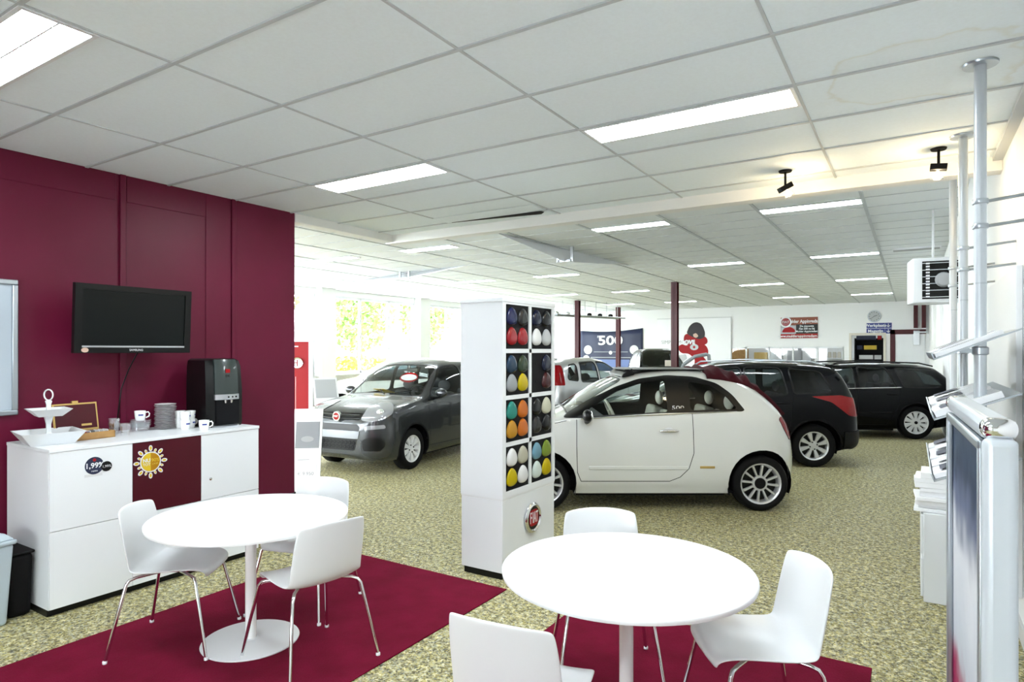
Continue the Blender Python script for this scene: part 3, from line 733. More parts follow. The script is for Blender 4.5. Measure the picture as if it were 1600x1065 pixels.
for sd in (1, -1):                                      # chrome strip and emblem plate, belt strip
    MB().box(L / 2 - 2.50, L / 2 - 2.345, sd * .812 - .006, sd * .812 + .006, .462, .487).build('side_emblem', 'gold', fiat, bevel=.004)
    MB().tube([(L / 2 - x, sd * y, z) for x, y, z in ((1.1, .778, .978), (1.6, .782, 1.008), (2.2, .782, 1.038), (2.78, .765, 1.055))], .006, 6).build('belt_strip', 'chrome', fiat)
    MB().ell((L / 2 - 2.02, sd * .80, .86), (.05, .008, .03), 8).build('handle_recess', 'light_grey', fiat)
# folded soft top: rolls of fabric on the rear edge plus the strip running down the back
def roll(pts, r, name='soft_top', fl=.8):
    b = MB(); rows = []
    for j in range(21):
        y = -.60 + 1.2 * j / 20; q = 1 - abs(j - 10) / 10; k = min(1, q * 5) ** .5; row = []
        for i in range(14):
            a = 2 * PI * i / 14; w = 1 + .10 * math.sin(3 * a + j * 1.3) + .06 * math.sin(j * 2.1)
            row.append((L / 2 - pts[0] + r[0] * math.cos(a) * w, y, pts[1] + (r[1] * math.sin(a)) * w * (.55 + .45 * k) - .03 * (1 - k)))
        rows.append(row)
    b.grid(rows, close=True)
    b.f.append(tuple(range(14))); b.f.append(tuple(range(20 * 14, 21 * 14))); b.m += [0, 0]
    return b.build(name, 'soft_top', fiat)
tf = interp(W5['top']); rows = []
for i in range(41):
    x = 2.48 + .66 * i / 40; row = []
    e0 = min(1, i / 5, (40 - i) / 4)
    for j in range(31):
        y = -.60 + 1.2 * j / 30; q = min(1, (15 - abs(j - 15)) / 3) ** .5
        fold = .030 * math.sin(2 * PI * (x - 2.48) / .15 + 1.2 * math.sin(2.2 * y + 1)) + .014 * math.sin(9 * y + 14 * x)
        row.append((L / 2 - x, y, tf(x) - .02 + (.055 + fold) * q * e0 - .05 * (1 - q)))
    rows.append(row)
o = MB().grid(rows).build('soft_top', 'soft_top', fiat); s_ = o.modifiers.new('s', 'SOLIDIFY'); s_.thickness = .02
for sd in (1, -1):
    MB().box(L / 2 - 2.22, L / 2 - 1.18, sd * .812 - .006, sd * .812 + .008, .450, .488).build('rub_strip', 'paint_white', fiat, bevel=.006)
st = MB().grid([[(L / 2 - x, y, z + .012 + (.01 if abs(y) < .5 else 0)) for y in (-.56, -.52, -.3, 0, .3, .52, .56)] for x, z in ((2.9, 1.37), (3.05, 1.28), (3.17, 1.185), (3.27, 1.08), (3.34, 1.0))])
o = st.build('soft_top', 'soft_top', fiat); s_ = o.modifiers.new('s', 'SOLIDIFY'); s_.thickness = .03
MB().box(L / 2 - 2.5, L / 2 - 1.62, -.44, .44, 0, .012, 0, Matrix.Translation((0, 0, 1.478))).build('roof_opening', 'black', fiat, bevel=.005)
MB().prism([(L / 2 - 1.72, 1.43), (L / 2 - 1.58, 1.405), (L / 2 - 1.60, 1.44), (L / 2 - 1.70, 1.50)], -.47, .47, 'y').build('wind_deflector', 'black', fiat, bevel=.006)
text('side_badge', '500', .06, (L / 2 - 2.13, .743, 1.09), (-1, 0, 0), (0, -.3, 1), 'chrome', fiat, .002, sx=1.5)
# ---- dark grey city car, nose towards the tower of colours
PA = dict(L=3.65, hw=.80, axles=(.72, 3.02), R=.295, rim=.19, arch=.345, af=.50, ar=.35, nf=3.0, nr=3.4, tum=.26, tw=.18,
    top=[(0, .52), (.012, .66), (.04, .76), (.10, .83), (.2, .885), (.5, .965), (.80, 1.01), (.95, 1.035), (1.15, 1.16), (1.4, 1.33), (1.6, 1.44), (1.8, 1.51), (2.1, 1.545), (2.6, 1.545), (3.1, 1.52), (3.42, 1.46), (3.52, 1.2), (3.6, .85), (3.65, .6)],
    belt=[(0, .50), (.1, .76), (.3, .86), (.8, .95), (1.2, .98), (3.2, 1.04), (3.5, 1.0), (3.65, .55)],
    bot=[(0, .27), (.1, .20), (.5, .18), (3.2, .2), (3.5, .26), (3.65, .32)],
    side=[(0, .93), (.1, .975), (.35, 1.0), (.6, .995), (.85, .985), (1, .95)],
    side_windows=[rnd([(1.16, 1.0), (1.24, 1.09), (1.62, 1.38), (1.8, 1.435), (2.12, 1.45), (2.12, 1.03)], .05), rnd([(2.2, 1.035), (2.2, 1.45), (2.75, 1.44), (2.84, 1.06)], .06), rnd([(2.95, 1.08), (2.9, 1.42), (3.15, 1.39), (3.28, 1.12)], .06)],
    windshield=rnd([(1.0, -.66), (1.0, .66), (1.66, .53), (1.66, -.53)], .08), zglass=1.0, header=1.72, zroof=1.5,
    doors=[rnd([(1.10, .97), (1.12, .30), (2.14, .30), (2.15, 1.02)], .08), rnd([(2.18, 1.02), (2.17, .30), (2.62, .30), (2.80, .62), (2.9, 1.04)], .08)],
    seams=[([(1.09, .97), (1.11, .30), (2.6, .29)], 'sides', {'w': .008}), ([(2.165, 1.02), (2.155, .3)], 'sides', {'w': .008}), ([(.99, .70), (.35, .63), (.12, .50)], 'top', {'w': .007}), ([(.99, -.70), (.35, -.63), (.12, -.5)], 'top', {'w': .007}),
           ([(.95, .30), (.5, .24), (.2, .20)], 'top', {'w': .004, 'smax': .9}), ([(.95, -.30), (.5, -.24), (.2, -.2)], 'top', {'w': .004, 'smax': .9})],
    lights=[('grille', 'front', rnd([(-.36, .745), (.36, .745), (.38, .79), (.36, .835), (-.36, .835), (-.38, .79)], .02), dict(smax=.6)),
            ('intake', 'front', rnd([(-.37, .60), (-.38, .655), (-.33, .69), (.33, .69), (.38, .655), (.37, .60)], .02), dict(smax=.6)),
            ('lower', 'front', rnd([(-.35, .49), (.35, .49), (.31, .33), (-.31, .33)], .04), dict(smax=.6)),
            ('plate', 'front', rnd([(-.38, .595), (.38, .595), (.36, .495), (-.36, .495)], .01), dict(smax=.6)),
            ('foggap', 'fronts', rnd([(.43, .33), (.41, .47), (.50, .52), (.68, .52), (.72, .42), (.66, .33)], .04), dict(dmin=.15)),
            ('drl', 'fronts', rnd([(.45, .615), (.46, .67), (.70, .69), (.71, .64)], .02), dict(dmin=.1)),
            ('head', 'oblique', rnd([(.32, .745), (.42, .90), (.62, .965), (.78, .945), (.76, .83), (.62, .755), (.45, .725)], .05), dict(ang=38, sgn=1, smax=1.0)),
            ('tail', 'sides', rnd([(3.40, 1.0), (3.36, 1.4), (3.6, 1.4), (3.66, 1.0)], .03), dict(dmin=.05))],
    lmat={'grille': ('black', 'grille', .0), 'intake': ('black', 'grille', .0), 'lower': ('black', 'grille', -.004), 'plate': ('bumper_grey', 'plate_holder', .008), 'foggap': ('black', 'fog_recess', -.004), 'drl': ('clear', 'daytime_light', .006), 'head': ('clear', 'headlight', .006), 'tail': ('tail_red', 'taillight', .004)},
    paint='paint_grey', style=dict(n=9, w0=.030, w1=.092, dish=.008, r0=.05, nuts=4), mirror=(1.28, 1.04), handles=[(2.0, .86), (2.72, .88)], seatmat='seat_dark', cab=(1.55, 2.4, 1.0, 0), rimmat='frame_grey')
loc, rz = car_pose(PA, .72, .78, -1.40, 9.05, 243)
panda, cp = build_car(PA, 'city_car', 'dark grey city car facing the viewer, half hidden by the colour display tower', loc, rz)
L = PA['L']
b = MB()
for z in (.762, .815): b.tube([(L / 2 - .055 + .0, -.36, z), (L / 2 - .012, -.15, z), (L / 2 - .006, 0, z), (L / 2 - .012, .15, z), (L / 2 - .055, .36, z)], .008, 6)
b.build('grille_bar', 'paint_grey', panda)
X = Matrix.Translation((L / 2 + .0, 0, .79)) @ Matrix.Rotation(PI / 2, 4, 'Y')
o = MB().lathe([(.001, .018), (.062, .018), (.068, .012), (.07, -.02)], 28, X).build('badge', 'chrome', panda); MB().lathe([(.001, .022), (.05, .021), (.052, .015)], 24, X).build('badge_face', 'tail_red', o)
text('badge_letters', 'FIAT', .038, (L / 2 + .0235, 0, .79), (0, 1, 0), (0, 0, 1), 'white', o)
b = MB()
for k in range(9):
    for r in range(2): b.lathe([(.026, .0), (.03, .005), (.026, .01), (.018, .01)], 10, Matrix.Translation((L / 2 - .012, -.27 + .0675 * k + .02 * r, .38 + .06 * r)) @ Matrix.Rotation(PI / 2, 4, 'Y'), cap=False)
b.build('grille_mesh', 'dark', panda)
for sd in (1, -1):
    MB().ell((L / 2 - .20, sd * .60, .845), (.05, .06, .05), 10).build('headlight_reflector', 'chrome', panda)
    MB().tube([(L / 2 - .97, sd * .05 + .1, 1.045), (L / 2 - 1.06, sd * .3 + .2, 1.10)], .008, 6).build('wiper', 'black', panda)
tag(MB().box(-.20, .20, -.11, .11, 0, .003).build('price_card', 'yellow', None, loc=(panda.matrix_basis @ Vector((L / 2 - 1.24, -.12, 1.055))), rot=(0, -.25, panda.rotation_euler.z)), 'yellow card lying on the dashboard of the dark grey city car', 'card')
X = Matrix.Translation((L / 2 - 1.33, .18, 1.225)) @ Matrix.Rotation(math.radians(-58), 4, 'Y')
def wsplate(z): return Matrix.Translation((L / 2 - 1.365, .22, 1.235 + z)) @ Matrix.Rotation(math.radians(90 - 34), 4, 'Y')
o = MB().prism(circ(0, 0, .09, 28, .17), .0, .004, 'z', 0, wsplate(.04)).build('window_sticker', 'tail_red', panda)
MB().prism(circ(0, 0, .055, 24, .15), .004, .006, 'z', 0, wsplate(.04)).build('sticker_face', 'white', o)
# ---- black estate behind the white car
PG = dict(L=4.16, hw=.865, axles=(.85, 3.39), R=.31, rim=.205, arch=.365, af=.6, ar=.45, nf=2.5, nr=2.6, tum=.34, tw=.195, glass='tint_glass',
    top=[(0, .50), (.05, .68), (.2, .80), (.6, .93), (.95, 1.0), (1.1, 1.04), (1.5, 1.26), (1.85, 1.43), (2.2, 1.50), (2.7, 1.525), (3.3, 1.505), (3.7, 1.47), (3.80, 1.42), (3.92, 1.22), (4.02, 1.0), (4.10, .8), (4.16, .55)],
    belt=[(0, .48), (.2, .74), (.9, .94), (1.3, .97), (3.2, 1.05), (3.7, 1.07), (3.95, .97), (4.16, .5)],
    bot=[(0, .28), (.2, .2), (.6, .19), (3.4, .2), (3.9, .27), (4.16, .33)],
    side_windows=[rnd([(1.35, 1.0), (1.5, 1.10), (1.95, 1.375), (2.15, 1.42), (2.38, 1.435), (2.38, 1.03)], .04), rnd([(2.45, 1.035), (2.45, 1.435), (2.95, 1.43), (3.02, 1.06)], .05), rnd([(3.12, 1.075), (3.08, 1.42), (3.5, 1.38), (3.64, 1.10)], .05)],
    windshield=rnd([(1.12, -.68), (1.12, .68), (1.86, .53), (1.86, -.53)], .06), rear_window=rnd([(-.52, 1.06), (.52, 1.06), (.45, 1.38), (-.45, 1.38)], .05), rear_view='rear', zglass=1.0, header=1.9, zroof=1.48,
    doors=[rnd([(1.32, .97), (1.32, .3), (2.4, .3), (2.41, 1.02)], .06), rnd([(2.44, 1.02), (2.43, .3), (2.85, .3), (3.05, .6), (3.1, 1.06)], .06)],
    seams=[([(1.31, .97), (1.31, .3), (2.84, .29), (3.04, .6), (3.1, 1.06)], 'sides', {'w': .008}), ([(2.425, 1.02), (2.415, .3)], 'sides', {'w': .008})],
    lights=[('tail', 'sides', rnd([(3.34, 1.03), (3.62, .95), (3.86, .76), (4.05, .72), (4.08, .88), (3.98, 1.0), (3.75, 1.05)], .03), dict(dmin=.02, smin=3.2)), ('tailb', 'rear', rnd([(.48, .8), (.74, .8), (.70, 1.0), (.52, 1.0)], .03), {}),
            ('bump', 'sides', rnd([(3.80, .28), (3.80, .52), (4.2, .52), (4.2, .28)], .01), dict(dmin=.02))],
    lmat={'tail': ('tail_red', 'taillight', .004), 'tailb': ('tail_red', 'taillight', .004), 'bump': ('plastic_black', 'bumper', .02)},
    paint='paint_black', style=dict(n=8, w0=.035, w1=.085, dish=.010, r0=.055, nuts=4, cap=0), mirror=(1.42, 1.04), handles=[(2.25, .90), (2.95, .93)], cab=(1.75, 2.6, 1.0, 0))
loc, rz = car_pose(PG, 3.39, .83, 4.39, 9.2, 174)
peu, cg = build_car(PG, 'estate_car', 'black estate car with red tail light behind the white convertible', loc, rz)
L = PG['L']
for sd in (1, -1): MB().tube([(L / 2 - x, sd * y, z) for x, y, z in ((1.95, .60, 1.455), (2.05, .615, 1.51), (2.8, .62, 1.545), (3.4, .61, 1.53), (3.62, .60, 1.475))], .013, 8).build('roof_rail', 'alu', peu)
MB().prism([(L / 2 - 3.66, 1.495), (L / 2 - 3.90, 1.455), (L / 2 - 3.90, 1.435), (L / 2 - 3.7, 1.44)], -.5, .5, 'y').build('spoiler', 'paint_black', peu, bevel=.005)
# ---- black estate near the doorway
WG = dict(L=4.50, hw=.87, axles=(.88, 3.55), R=.315, rim=.215, arch=.36, af=.6, ar=.5, nf=2.5, nr=2.6, tum=.36, tw=.195, glass='tint_glass',
    top=[(0, .50), (.05, .66), (.2, .76), (.7, .90), (1.1, .96), (1.2, .99), (1.6, 1.21), (2.0, 1.38), (2.3, 1.43), (2.8, 1.45), (3.5, 1.43), (3.95, 1.38), (4.1, 1.28), (4.3, 1.05), (4.42, .85), (4.5, .55)],
    belt=[(0, .48), (.2, .7), (.9, .88), (1.3, .91), (3.5, .97), (4.0, .99), (4.2, .95), (4.5, .5)],
    bot=[(0, .27), (.2, .19), (.6, .18), (3.6, .19), (4.2, .26), (4.5, .33)],
    side_windows=[rnd([(1.42, .94), (1.6, 1.06), (1.98, 1.29), (2.2, 1.345), (2.45, 1.36), (2.45, .965)], .04), rnd([(2.55, .97), (2.55, 1.36), (3.05, 1.355), (3.20, .985)], .04), rnd([(3.34, 1.0), (3.22, 1.34), (3.65, 1.31), (3.86, 1.2), (4.02, 1.03), (3.9, 1.0)], .05)],
    windshield=rnd([(1.22, -.68), (1.22, .68), (2.0, .53), (2.0, -.53)], .06), rear_window=rnd([(-.52, 1.0), (.52, 1.0), (.45, 1.3), (-.45, 1.3)], .05), rear_view='rear', zglass=.95, header=2.05, zroof=1.42,
    doors=[rnd([(1.38, .91), (1.38, .28), (2.48, .28), (2.49, .95)], .06), rnd([(2.52, .95), (2.51, .28), (3.0, .28), (3.2, .6), (3.26, .97)], .06)],
    seams=[([(1.37, .91), (1.37, .28), (3.0, .27), (3.2, .6), (3.26, .97)], 'sides', {'w': .008}), ([(2.505, .95), (2.495, .28)], 'sides', {'w': .008})],
    side_trim=[rnd([(1.42, .50), (1.42, .47), (3.1, .50), (3.12, .525)], .01)], trimmat='plastic_black',
    lights=[('tail', 'sides', rnd([(4.14, .80), (4.14, .95), (4.5, .95), (4.5, .80)], .02), dict(dmin=.02, smin=3.2))], lmat={'tail': ('tail_red', 'taillight', .004)},
    paint='paint_black', style=dict(n=10, w0=.045, w1=.098, dish=.002, r0=.075, cap=.03), mirror=(1.5, .98), handles=[(2.32, .83), (3.12, .86)], cab=(1.85, 2.7, .93, 0), rimmat='frame_grey')
loc, rz = car_pose(WG, 3.55, .84, 7.73, 12.1, 172)
wag, cw = build_car(WG, 'estate_car', 'black estate car with full silver hubcaps, farthest right, near the blue signs', loc, rz)
L = WG['L']
for sd in (1, -1):
    MB().tube([(L / 2 - x, sd * y, z) for x, y, z in ((2.05, .58, 1.39), (2.2, .60, 1.45), (3.0, .60, 1.475), (3.7, .59, 1.45), (3.95, .58, 1.39))], .014, 8).build('roof_rail', 'plastic_black', wag)
    MB().tube([(L / 2 - x, sd * y, z) for x, y, z in ((1.5, .815, .935), (2.5, .822, .965), (3.4, .822, .99), (3.95, .80, 1.0), (4.07, .76, 1.06))], .006, 6).build('chrome_strip', 'chrome', wag)
# ---- other cars deeper in the showroom
import copy
WH = copy.deepcopy(PG); WH.update(paint='paint_offwhite', glass='tint_glass', style=dict(n=10, w0=.03, w1=.04, dish=.01, r0=.06), mirmat='paint_offwhite')
loc, rz = car_pose(WH, .85, .83, -3.95, 14.6, 190)
build_car(WH, 'hatchback_car', 'white car standing beside the windows behind the dark grey city car', loc, rz)
SV = copy.deepcopy(PA); SV.update(paint='paint_silver', glass='tint_glass'); SV['lights'] = SV['lights'] + [('cargo', 'rear', rnd([(-.56, .62), (.56, .62), (.50, 1.44), (-.50, 1.44)], .05), {})]; SV['lmat']['cargo'] = ('black', 'boot_opening', -.01)
loc, rz = car_pose(SV, 3.4, -.75, 1.05, 12.6, 48)
sve, _ = build_car(SV, 'hatchback_car', 'silver hatchback with a tall red tail light between tower and white convertible', loc, rz)
X = Matrix.Translation((-1.56, 0, 1.53)) @ Matrix.Rotation(math.radians(12), 4, 'Y')
MB().prism([(0, 0), (-.30, .03), (-.62, .02), (-.90, -.06), (-.98, -.16), (-.94, -.17), (-.86, -.10), (-.6, -.03), (-.3, -.02), (0, -.04)], -.56, .56, 'y', 0, X).build('tailgate', 'paint_silver', sve, bevel=.01)
BK = copy.deepcopy(PA); BK.update(paint='paint_black', glass='tint_glass', L=3.65)
BK['top'] = [(x, z * 1.14 if z > .9 else z) for x, z in PA['top']]; 
BK['belt'] = [(x, z * 1.10 if z > .9 else z) for x, z in PA['belt']]
BK['side_windows'] = [[(a, b_ * 1.13) for a, b_ in w] for w in PA['side_windows']]; BK['zglass'] = 1.1; BK['zroof'] = 1.7
BK['lights'] = [q for q in PA['lights'] if q[0] != 'head']
loc = K(4.85, 21.0); e, c_ = build_car(BK, 'offroad_car', 'tall black car with a cream plate in front of the white banner', loc, math.radians(268) + TH)
MB().box(1.835, 1.855, -.16, .10, 1.22, 1.40).build('number_plate', 'cream', e)
# ------------------------------------------------------------------ colour display tower
tx0, tx1, ty0, ty1 = -2.935, -2.55, 3.91, 4.715
T = empty('display_tower', (tx1, ty0, 0), 0, 'white display tower of glossy colour samples with a round red badge', 'display')
w, l = tx1 - tx0, ty1 - ty0                             # local: x -w..0, y 0..l
MB().box(-w + .02, -.02, .02, l - .02, 0, .05).build('plinth', 'black', T)
MB().box(-w + .004, -.004, .004, l - .004, .05, .585).build('lower_body', 'white', T, bevel=.004)
f = MB().box(-w, -.05, 0, l, .60, 2.06)                 # body with the grid frame in front
y0s, y1s, zs0, zs1 = .045, l - .045, .645, 2.045
f.box(-.05, 0, 0, y0s, .60, 2.06).box(-.05, 0, y1s, l, .60, 2.06).box(-.05, 0, y0s, y1s, .60, zs0).box(-.05, 0, y0s, y1s, zs1, 2.06)
ym = l / 2; rows = [zs0 + (zs1 - zs0) * k / 4 for k in range(5)]
f.box(-.05, 0, ym - .018, ym + .018, zs0, zs1)
for z in rows[1:-1]: f.box(-.05, 0, y0s, y1s, z - .016, z + .016)
f.build('upper_body', 'white', T, fix=False)
MB().box(-w - .004, .004, -.004, l + .004, 2.06, 2.09).build('top_board', 'white', T, bevel=.003)
MB().box(-w + .003, -.003, .003, l - .003, .585, .60).build('joint_strip', 'frame_grey', T)
CM = {}
def sm_(n, c, met=0, r=.16): M['s_' + n] = mat('sample_' + n, tuple(v * (.8 if min(c) > .3 else .55) for v in c), r, met, spec=.35)
for n, c in dict(blue=(.012, .02, .11), darkgrey=(.03, .032, .035), red=(.45, .01, .02), midnight=(.008, .015, .05), black=(.006, .007, .01), white=(.8, .8, .8), lightgrey=(.52, .54, .55), steelblue=(.02, .06, .12), olive=(.03, .06, .025), silver=(.32, .34, .36), yellow=(.80, .62, .0), plum=(.08, .01, .015), turquoise=(.02, .34, .27), orange=(.80, .20, .01), amber=(.75, .36, .02), cream=(.62, .62, .48), beige=(.50, .48, .38), skyblue=(.22, .46, .60), green=(.28, .40, .04), pale=(.66, .76, .72)).items(): sm_(n, c)
lay = [[('white', 'beige', 'yellow', 'white'), ('skyblue', 'green', 'pale', 'yellow')],
       [('turquoise', 'orange', 'amber', 'orange'), ('black', 'cream', 'darkgrey', 'black')],
       [('steelblue', 'olive', 'silver', 'yellow'), (None, 'midnight', None, 'plum')],
       [('blue', 'darkgrey', 'red', 'red'), ('midnight', 'black', 'white', 'lightgrey')]]
for r in range(4):
    for c_ in range(2):
        a, b_ = (y0s, ym - .018) if c_ == 0 else (ym + .018, y1s); z0, z1 = rows[r] + .016, rows[r + 1] - .016
        if r == 0: z0 = zs0
        if r == 3: z1 = zs1
        MB().box(-.03, -.010, a, b_, z0, z1).build('sample_panel', 'dark', T)
        for k, nm in enumerate(lay[r][c_]):
            yc = a + (b_ - a) * (.27 if k % 2 == 0 else .74); zc = z0 + (z1 - z0) * (.72 if k < 2 else .27)
            if nm is None:
                MB().box(-.010, -.006, yc - .006, yc + .006, zc - .004, zc + .004).build('empty_peg', 'black', T); continue
            m_ = MB(); rws = []
            ry, rz_ = .073, .069
            for i in range(9):
                q = i / 8; s_ = math.cos(q * PI / 2) ** .6 if i < 8 else 0; d_ = -.009 + .022 * math.sin(q * PI / 2)
                rws.append([(d_, yc + ry * s_ * math.cos(t) * (1 - .10 * math.sin(t)), zc + rz_ * s_ * math.sin(t) - (.006 * math.cos(2 * t)) * s_) for t in [2 * PI * j / 28 for j in range(28)]])
            m_.grid(rws, close=True)
            tag(m_.build('color_sample', 's_' + nm, T), nm + ' glossy sample')
yc, zc = l * .53, .375
RXp = Matrix.Translation((0, yc, zc)) @ Matrix.Rotation(PI / 2, 4, 'Y')
em = MB().lathe([(.118, .0), (.12, .010), (.112, .022), (.100, .026), (.094, .020), (.088, .014)], 48, RXp, cap=False).build('emblem', 'chrome', T)
MB().lathe([(.001, .016), (.090, .016), (.092, .0)], 40, RXp).build('emblem_ring', 'black', em)
MB().prism(rnd([(-.068, -.062), (.068, -.062), (.066, .066), (-.066, .066)], .045), .016, .0185, 'x', 0, Matrix.Translation((0, yc, zc))).build('emblem_face', 'red', em)
for i, (ch_, dx) in enumerate((('F', -.048), ('I', -.016), ('A', .013), ('T', .046))):
    text('emblem_letters', ch_, .125, (.0195, yc + dx, zc), (0, 1, 0), (0, 0, 1), 'white', em, .0012, bold=.001, sx=.42 if ch_ != 'I' else .5)
# ------------------------------------------------------------------ cabinet units
cx = -4.62; ys_ = [1.83, 2.337, 2.843, 3.35]; cd = .64; zt = 1.07
names = ['white cabinet unit with the 1,99% stickers, nearest the viewer', 'middle cabinet unit with a maroon upper door and sun sticker', 'white cabinet unit under the coffee machine']
for i in range(3):
    a, b_ = ys_[i], ys_[i + 1]
    C = empty('cabinet', (cx - cd / 2, (a + b_) / 2, 0), 0, names[i], 'cabinet', 'cabinet units along the maroon wall')
    h = (b_ - a) / 2; X0, X1 = -cd / 2, cd / 2
    MB().box(X0 + .02, X1 - .04, -h, h, 0, .045).build('plinth', 'black', C)
    MB().box(X0, X1 - .02, -h, h, .045, zt - .022).build('body', 'white', C)
    MB().box(X1 - .02, X1, -h + .0015, h - .0015, .545, zt - .024).build('door', 'maroon_door' if i == 1 else 'white', C, bevel=.0015)
    MB().box(X1 - .02, X1, -h + .0015, h - .0015, .05, .541).build('door', 'white', C, bevel=.0015)
    if i == 2:
        k = MB().lathe([(.001, 0), (.011, 0), (.011, .006), (.001, .008)], 16, Matrix.Translation((X1, -h + .075, .70)) @ Matrix.Rotation(PI / 2, 4, 'Y')).build('lock', 'chrome', C)
tag(MB().box(cx - cd, cx + .004, ys_[0] - .004, ys_[3] + .004, zt - .022, zt).build('worktop', 'white', bevel=.002), 'white worktop running over the three cabinet units', 'worktop')
# stickers
def disc(name, y, z, r, m, x=cx, parent=None, t=.0015, ry=None, n=32): return MB().prism(circ(y, z, r, n), x, x + t, 'x').build(name, m, parent, fix=True)
s1 = disc('sticker', 2.09, .93, .058, 'navy'); tag(s1, 'larger dark blue round sticker reading 1,99% on the white cabinet door', 'sticker')
text('sticker_text', '1,99%', .048, (cx + .003, 2.09, .93), (0, 1, 0), (0, .0, 1), 'white', s1, .0003, bold=.0012)
text('sticker_text', 'rente', .018, (cx + .003, 2.09, .895), (0, 1, 0), (0, 0, 1), 'white', s1, .0003)
disc('sticker_badge', 2.09, .968, .010, 'red', cx + .0015, s1)
MB().box(cx, cx + .001, 2.03, 2.14, .858, .876).build('sticker_strip', 'light_grey', s1)
s2 = disc('sticker', 2.165, .915, .034, 'black', cx + .002); tag(s2, 'smaller black round sticker overlapping the blue one on the white door', 'sticker')
text('sticker_text', '1,99%', .024, (cx + .0045, 2.165, .915), (0, 1, 0), (0, 0, 1), 'white', s2, .0003)
s3 = disc('sticker', 2.46, .90, .074, 'white'); tag(s3, 'yellow sun shaped sticker on the maroon cabinet door', 'sticker')
disc('sticker_disc', 2.46, .90, .066, 'yellow', cx + .0016, s3)
MB().prism([(2.46, .836), (2.49, .842), (2.515, .865), (2.525, .90), (2.515, .935), (2.49, .958), (2.46, .964)], cx + .0032, cx + .004, 'x').build('sticker_half', 's_amber', s3)
b1, b2 = MB(), MB()
for k in range(16):
    a = 2 * PI * k / 16; r = .098 if k % 2 == 0 else .085; q = .018 if k % 2 == 0 else .012
    c = (2.46 + r * math.cos(a), .90 + r * math.sin(a)); e_ = [(u * math.cos(a) - v * math.sin(a) + c[0], u * math.sin(a) + v * math.cos(a) + c[1]) for u, v in circ(0, 0, q * 1.2, 14, q * .75)]
    b1.prism(e_, cx, cx + .0015, 'x'); e_ = [(u * math.cos(a) - v * math.sin(a) + c[0], u * math.sin(a) + v * math.cos(a) + c[1]) for u, v in circ(0, 0, q * .75, 14, q * .42)]
    b2.prism(e_, cx + .0015, cx + .0025, 'x')
b1.build('sun_rays', 'white', s3); b2.build('ray_centres', 'yellow', s3)
text('sticker_text', 'NU', .036, (cx + .005, 2.43, .912), (0, 1, 0), (0, 0, 1), 'white', s3, .0003, bold=.001); text('sticker_text', 'TOT', .026, (cx + .005, 2.43, .884), (0, 1, 0), (0, 0, 1), 'white', s3, .0003)
text('sticker_text', '90%', .034, (cx + .005, 2.492, .910), (0, 1, 0), (0, 0, 1), 'yellow', s3, .0003); text('sticker_text', 'LAGE', .018, (cx + .005, 2.49, .885), (0, 1, 0), (0, 0, 1), 'yellow', s3, .0003)
# ------------------------------------------------------------------ things on the cabinet
A = empty('cake_stand', (-4.95, 1.955, zt), math.radians(-10), 'white two-tier square serving stand with a ring handle', 'serving stand')
def tray(z, r0, r1, h, name):
    b = MB()
    def sq(r, z_): return [(r, r, z_), (-r, r, z_), (-r, -r, z_), (r, -r, z_)]
    b.grid([sq(r0, z), sq(r1, z + h), sq(r1 - .010, z + h), sq(r0 - .006, z + .010)], close=True); b.f.append((0, 1, 2, 3)); b.f.append((12, 13, 14, 15)); b.m += [0, 0]
    return b.build(name, 'white', A, smooth=False)
tray(0, .12, .178, .085, 'lower_tray'); tray(.185, .065, .115, .05, 'upper_tray')
MB().lathe([(.035, .01), (.028, .04), (.018, .08), (.018, .13), (.03, .175), (.035, .19)], 4, Matrix.Rotation(PI / 4, 4, 'Z')).build('stem', 'white', A, smooth=False)
MB().lathe([(.028, .195), (.018, .22), (.016, .26), (.024, .285), (.02, .29)], 4, Matrix.Rotation(PI / 4, 4, 'Z')).build('stem', 'white', A, smooth=False)
MB().tube([(0.0, .036 * math.sin(a), .328 + .036 * math.cos(a)) for a in [2 * PI * k / 24 for k in range(25)]], .0045, 8, X=Matrix.Rotation(math.radians(-60), 4, 'Z')).build('ring_handle', 'white', A)
for k, (x, y) in enumerate(((-.06, -.05), (-.02, -.07), (.05, .06), (-.07, .03))):
    tag(MB().box(-.03, .03, -.018, .018, -.006, .006).build('sweet', 'gold' if k % 2 else 'leaf', loc=(A.matrix_basis @ Vector((x, y, .024))), rot=(.2, .1, k), bevel=.004), 'small wrapped sweet in the lower tray of the serving stand', 'sweet', 'wrapped sweets in the serving stand')
# tea box: wooden case with open maroon lid
tb = empty('tea_box', (-5.0, 2.205, zt), math.radians(4), 'open wooden tea box with a maroon padded lid', 'box')
MB().box(-.10, .10, -.15, .15, 0, .006).box(-.10, -.092, -.15, .15, 0, .05).box(.092, .10, -.15, .15, 0, .05).box(-.10, .10, -.15, -.142, 0, .05).box(-.10, .10, .142, .15, 0, .05).build('case', 'wood', tb)
LX = Matrix.Translation((-.105, 0, .05)) @ Matrix.Rotation(-.18, 4, 'Y')
MB().box(-.012, 0, -.15, .15, 0, .20, 0, LX).build('lid', 'gold', tb, bevel=.002); MB().box(0, .003, -.138, .138, .012, .188, 0, LX).build('lid_lining', 'maroon_door', tb)
MB().box(-.012, .006, -.02, .02, .20, .215, 0, LX).build('clasp', 'gold', tb)
MB().box(.003, .004, .03, .10, .03, .045, 0, LX).build('lid_label', 'gold', tb)
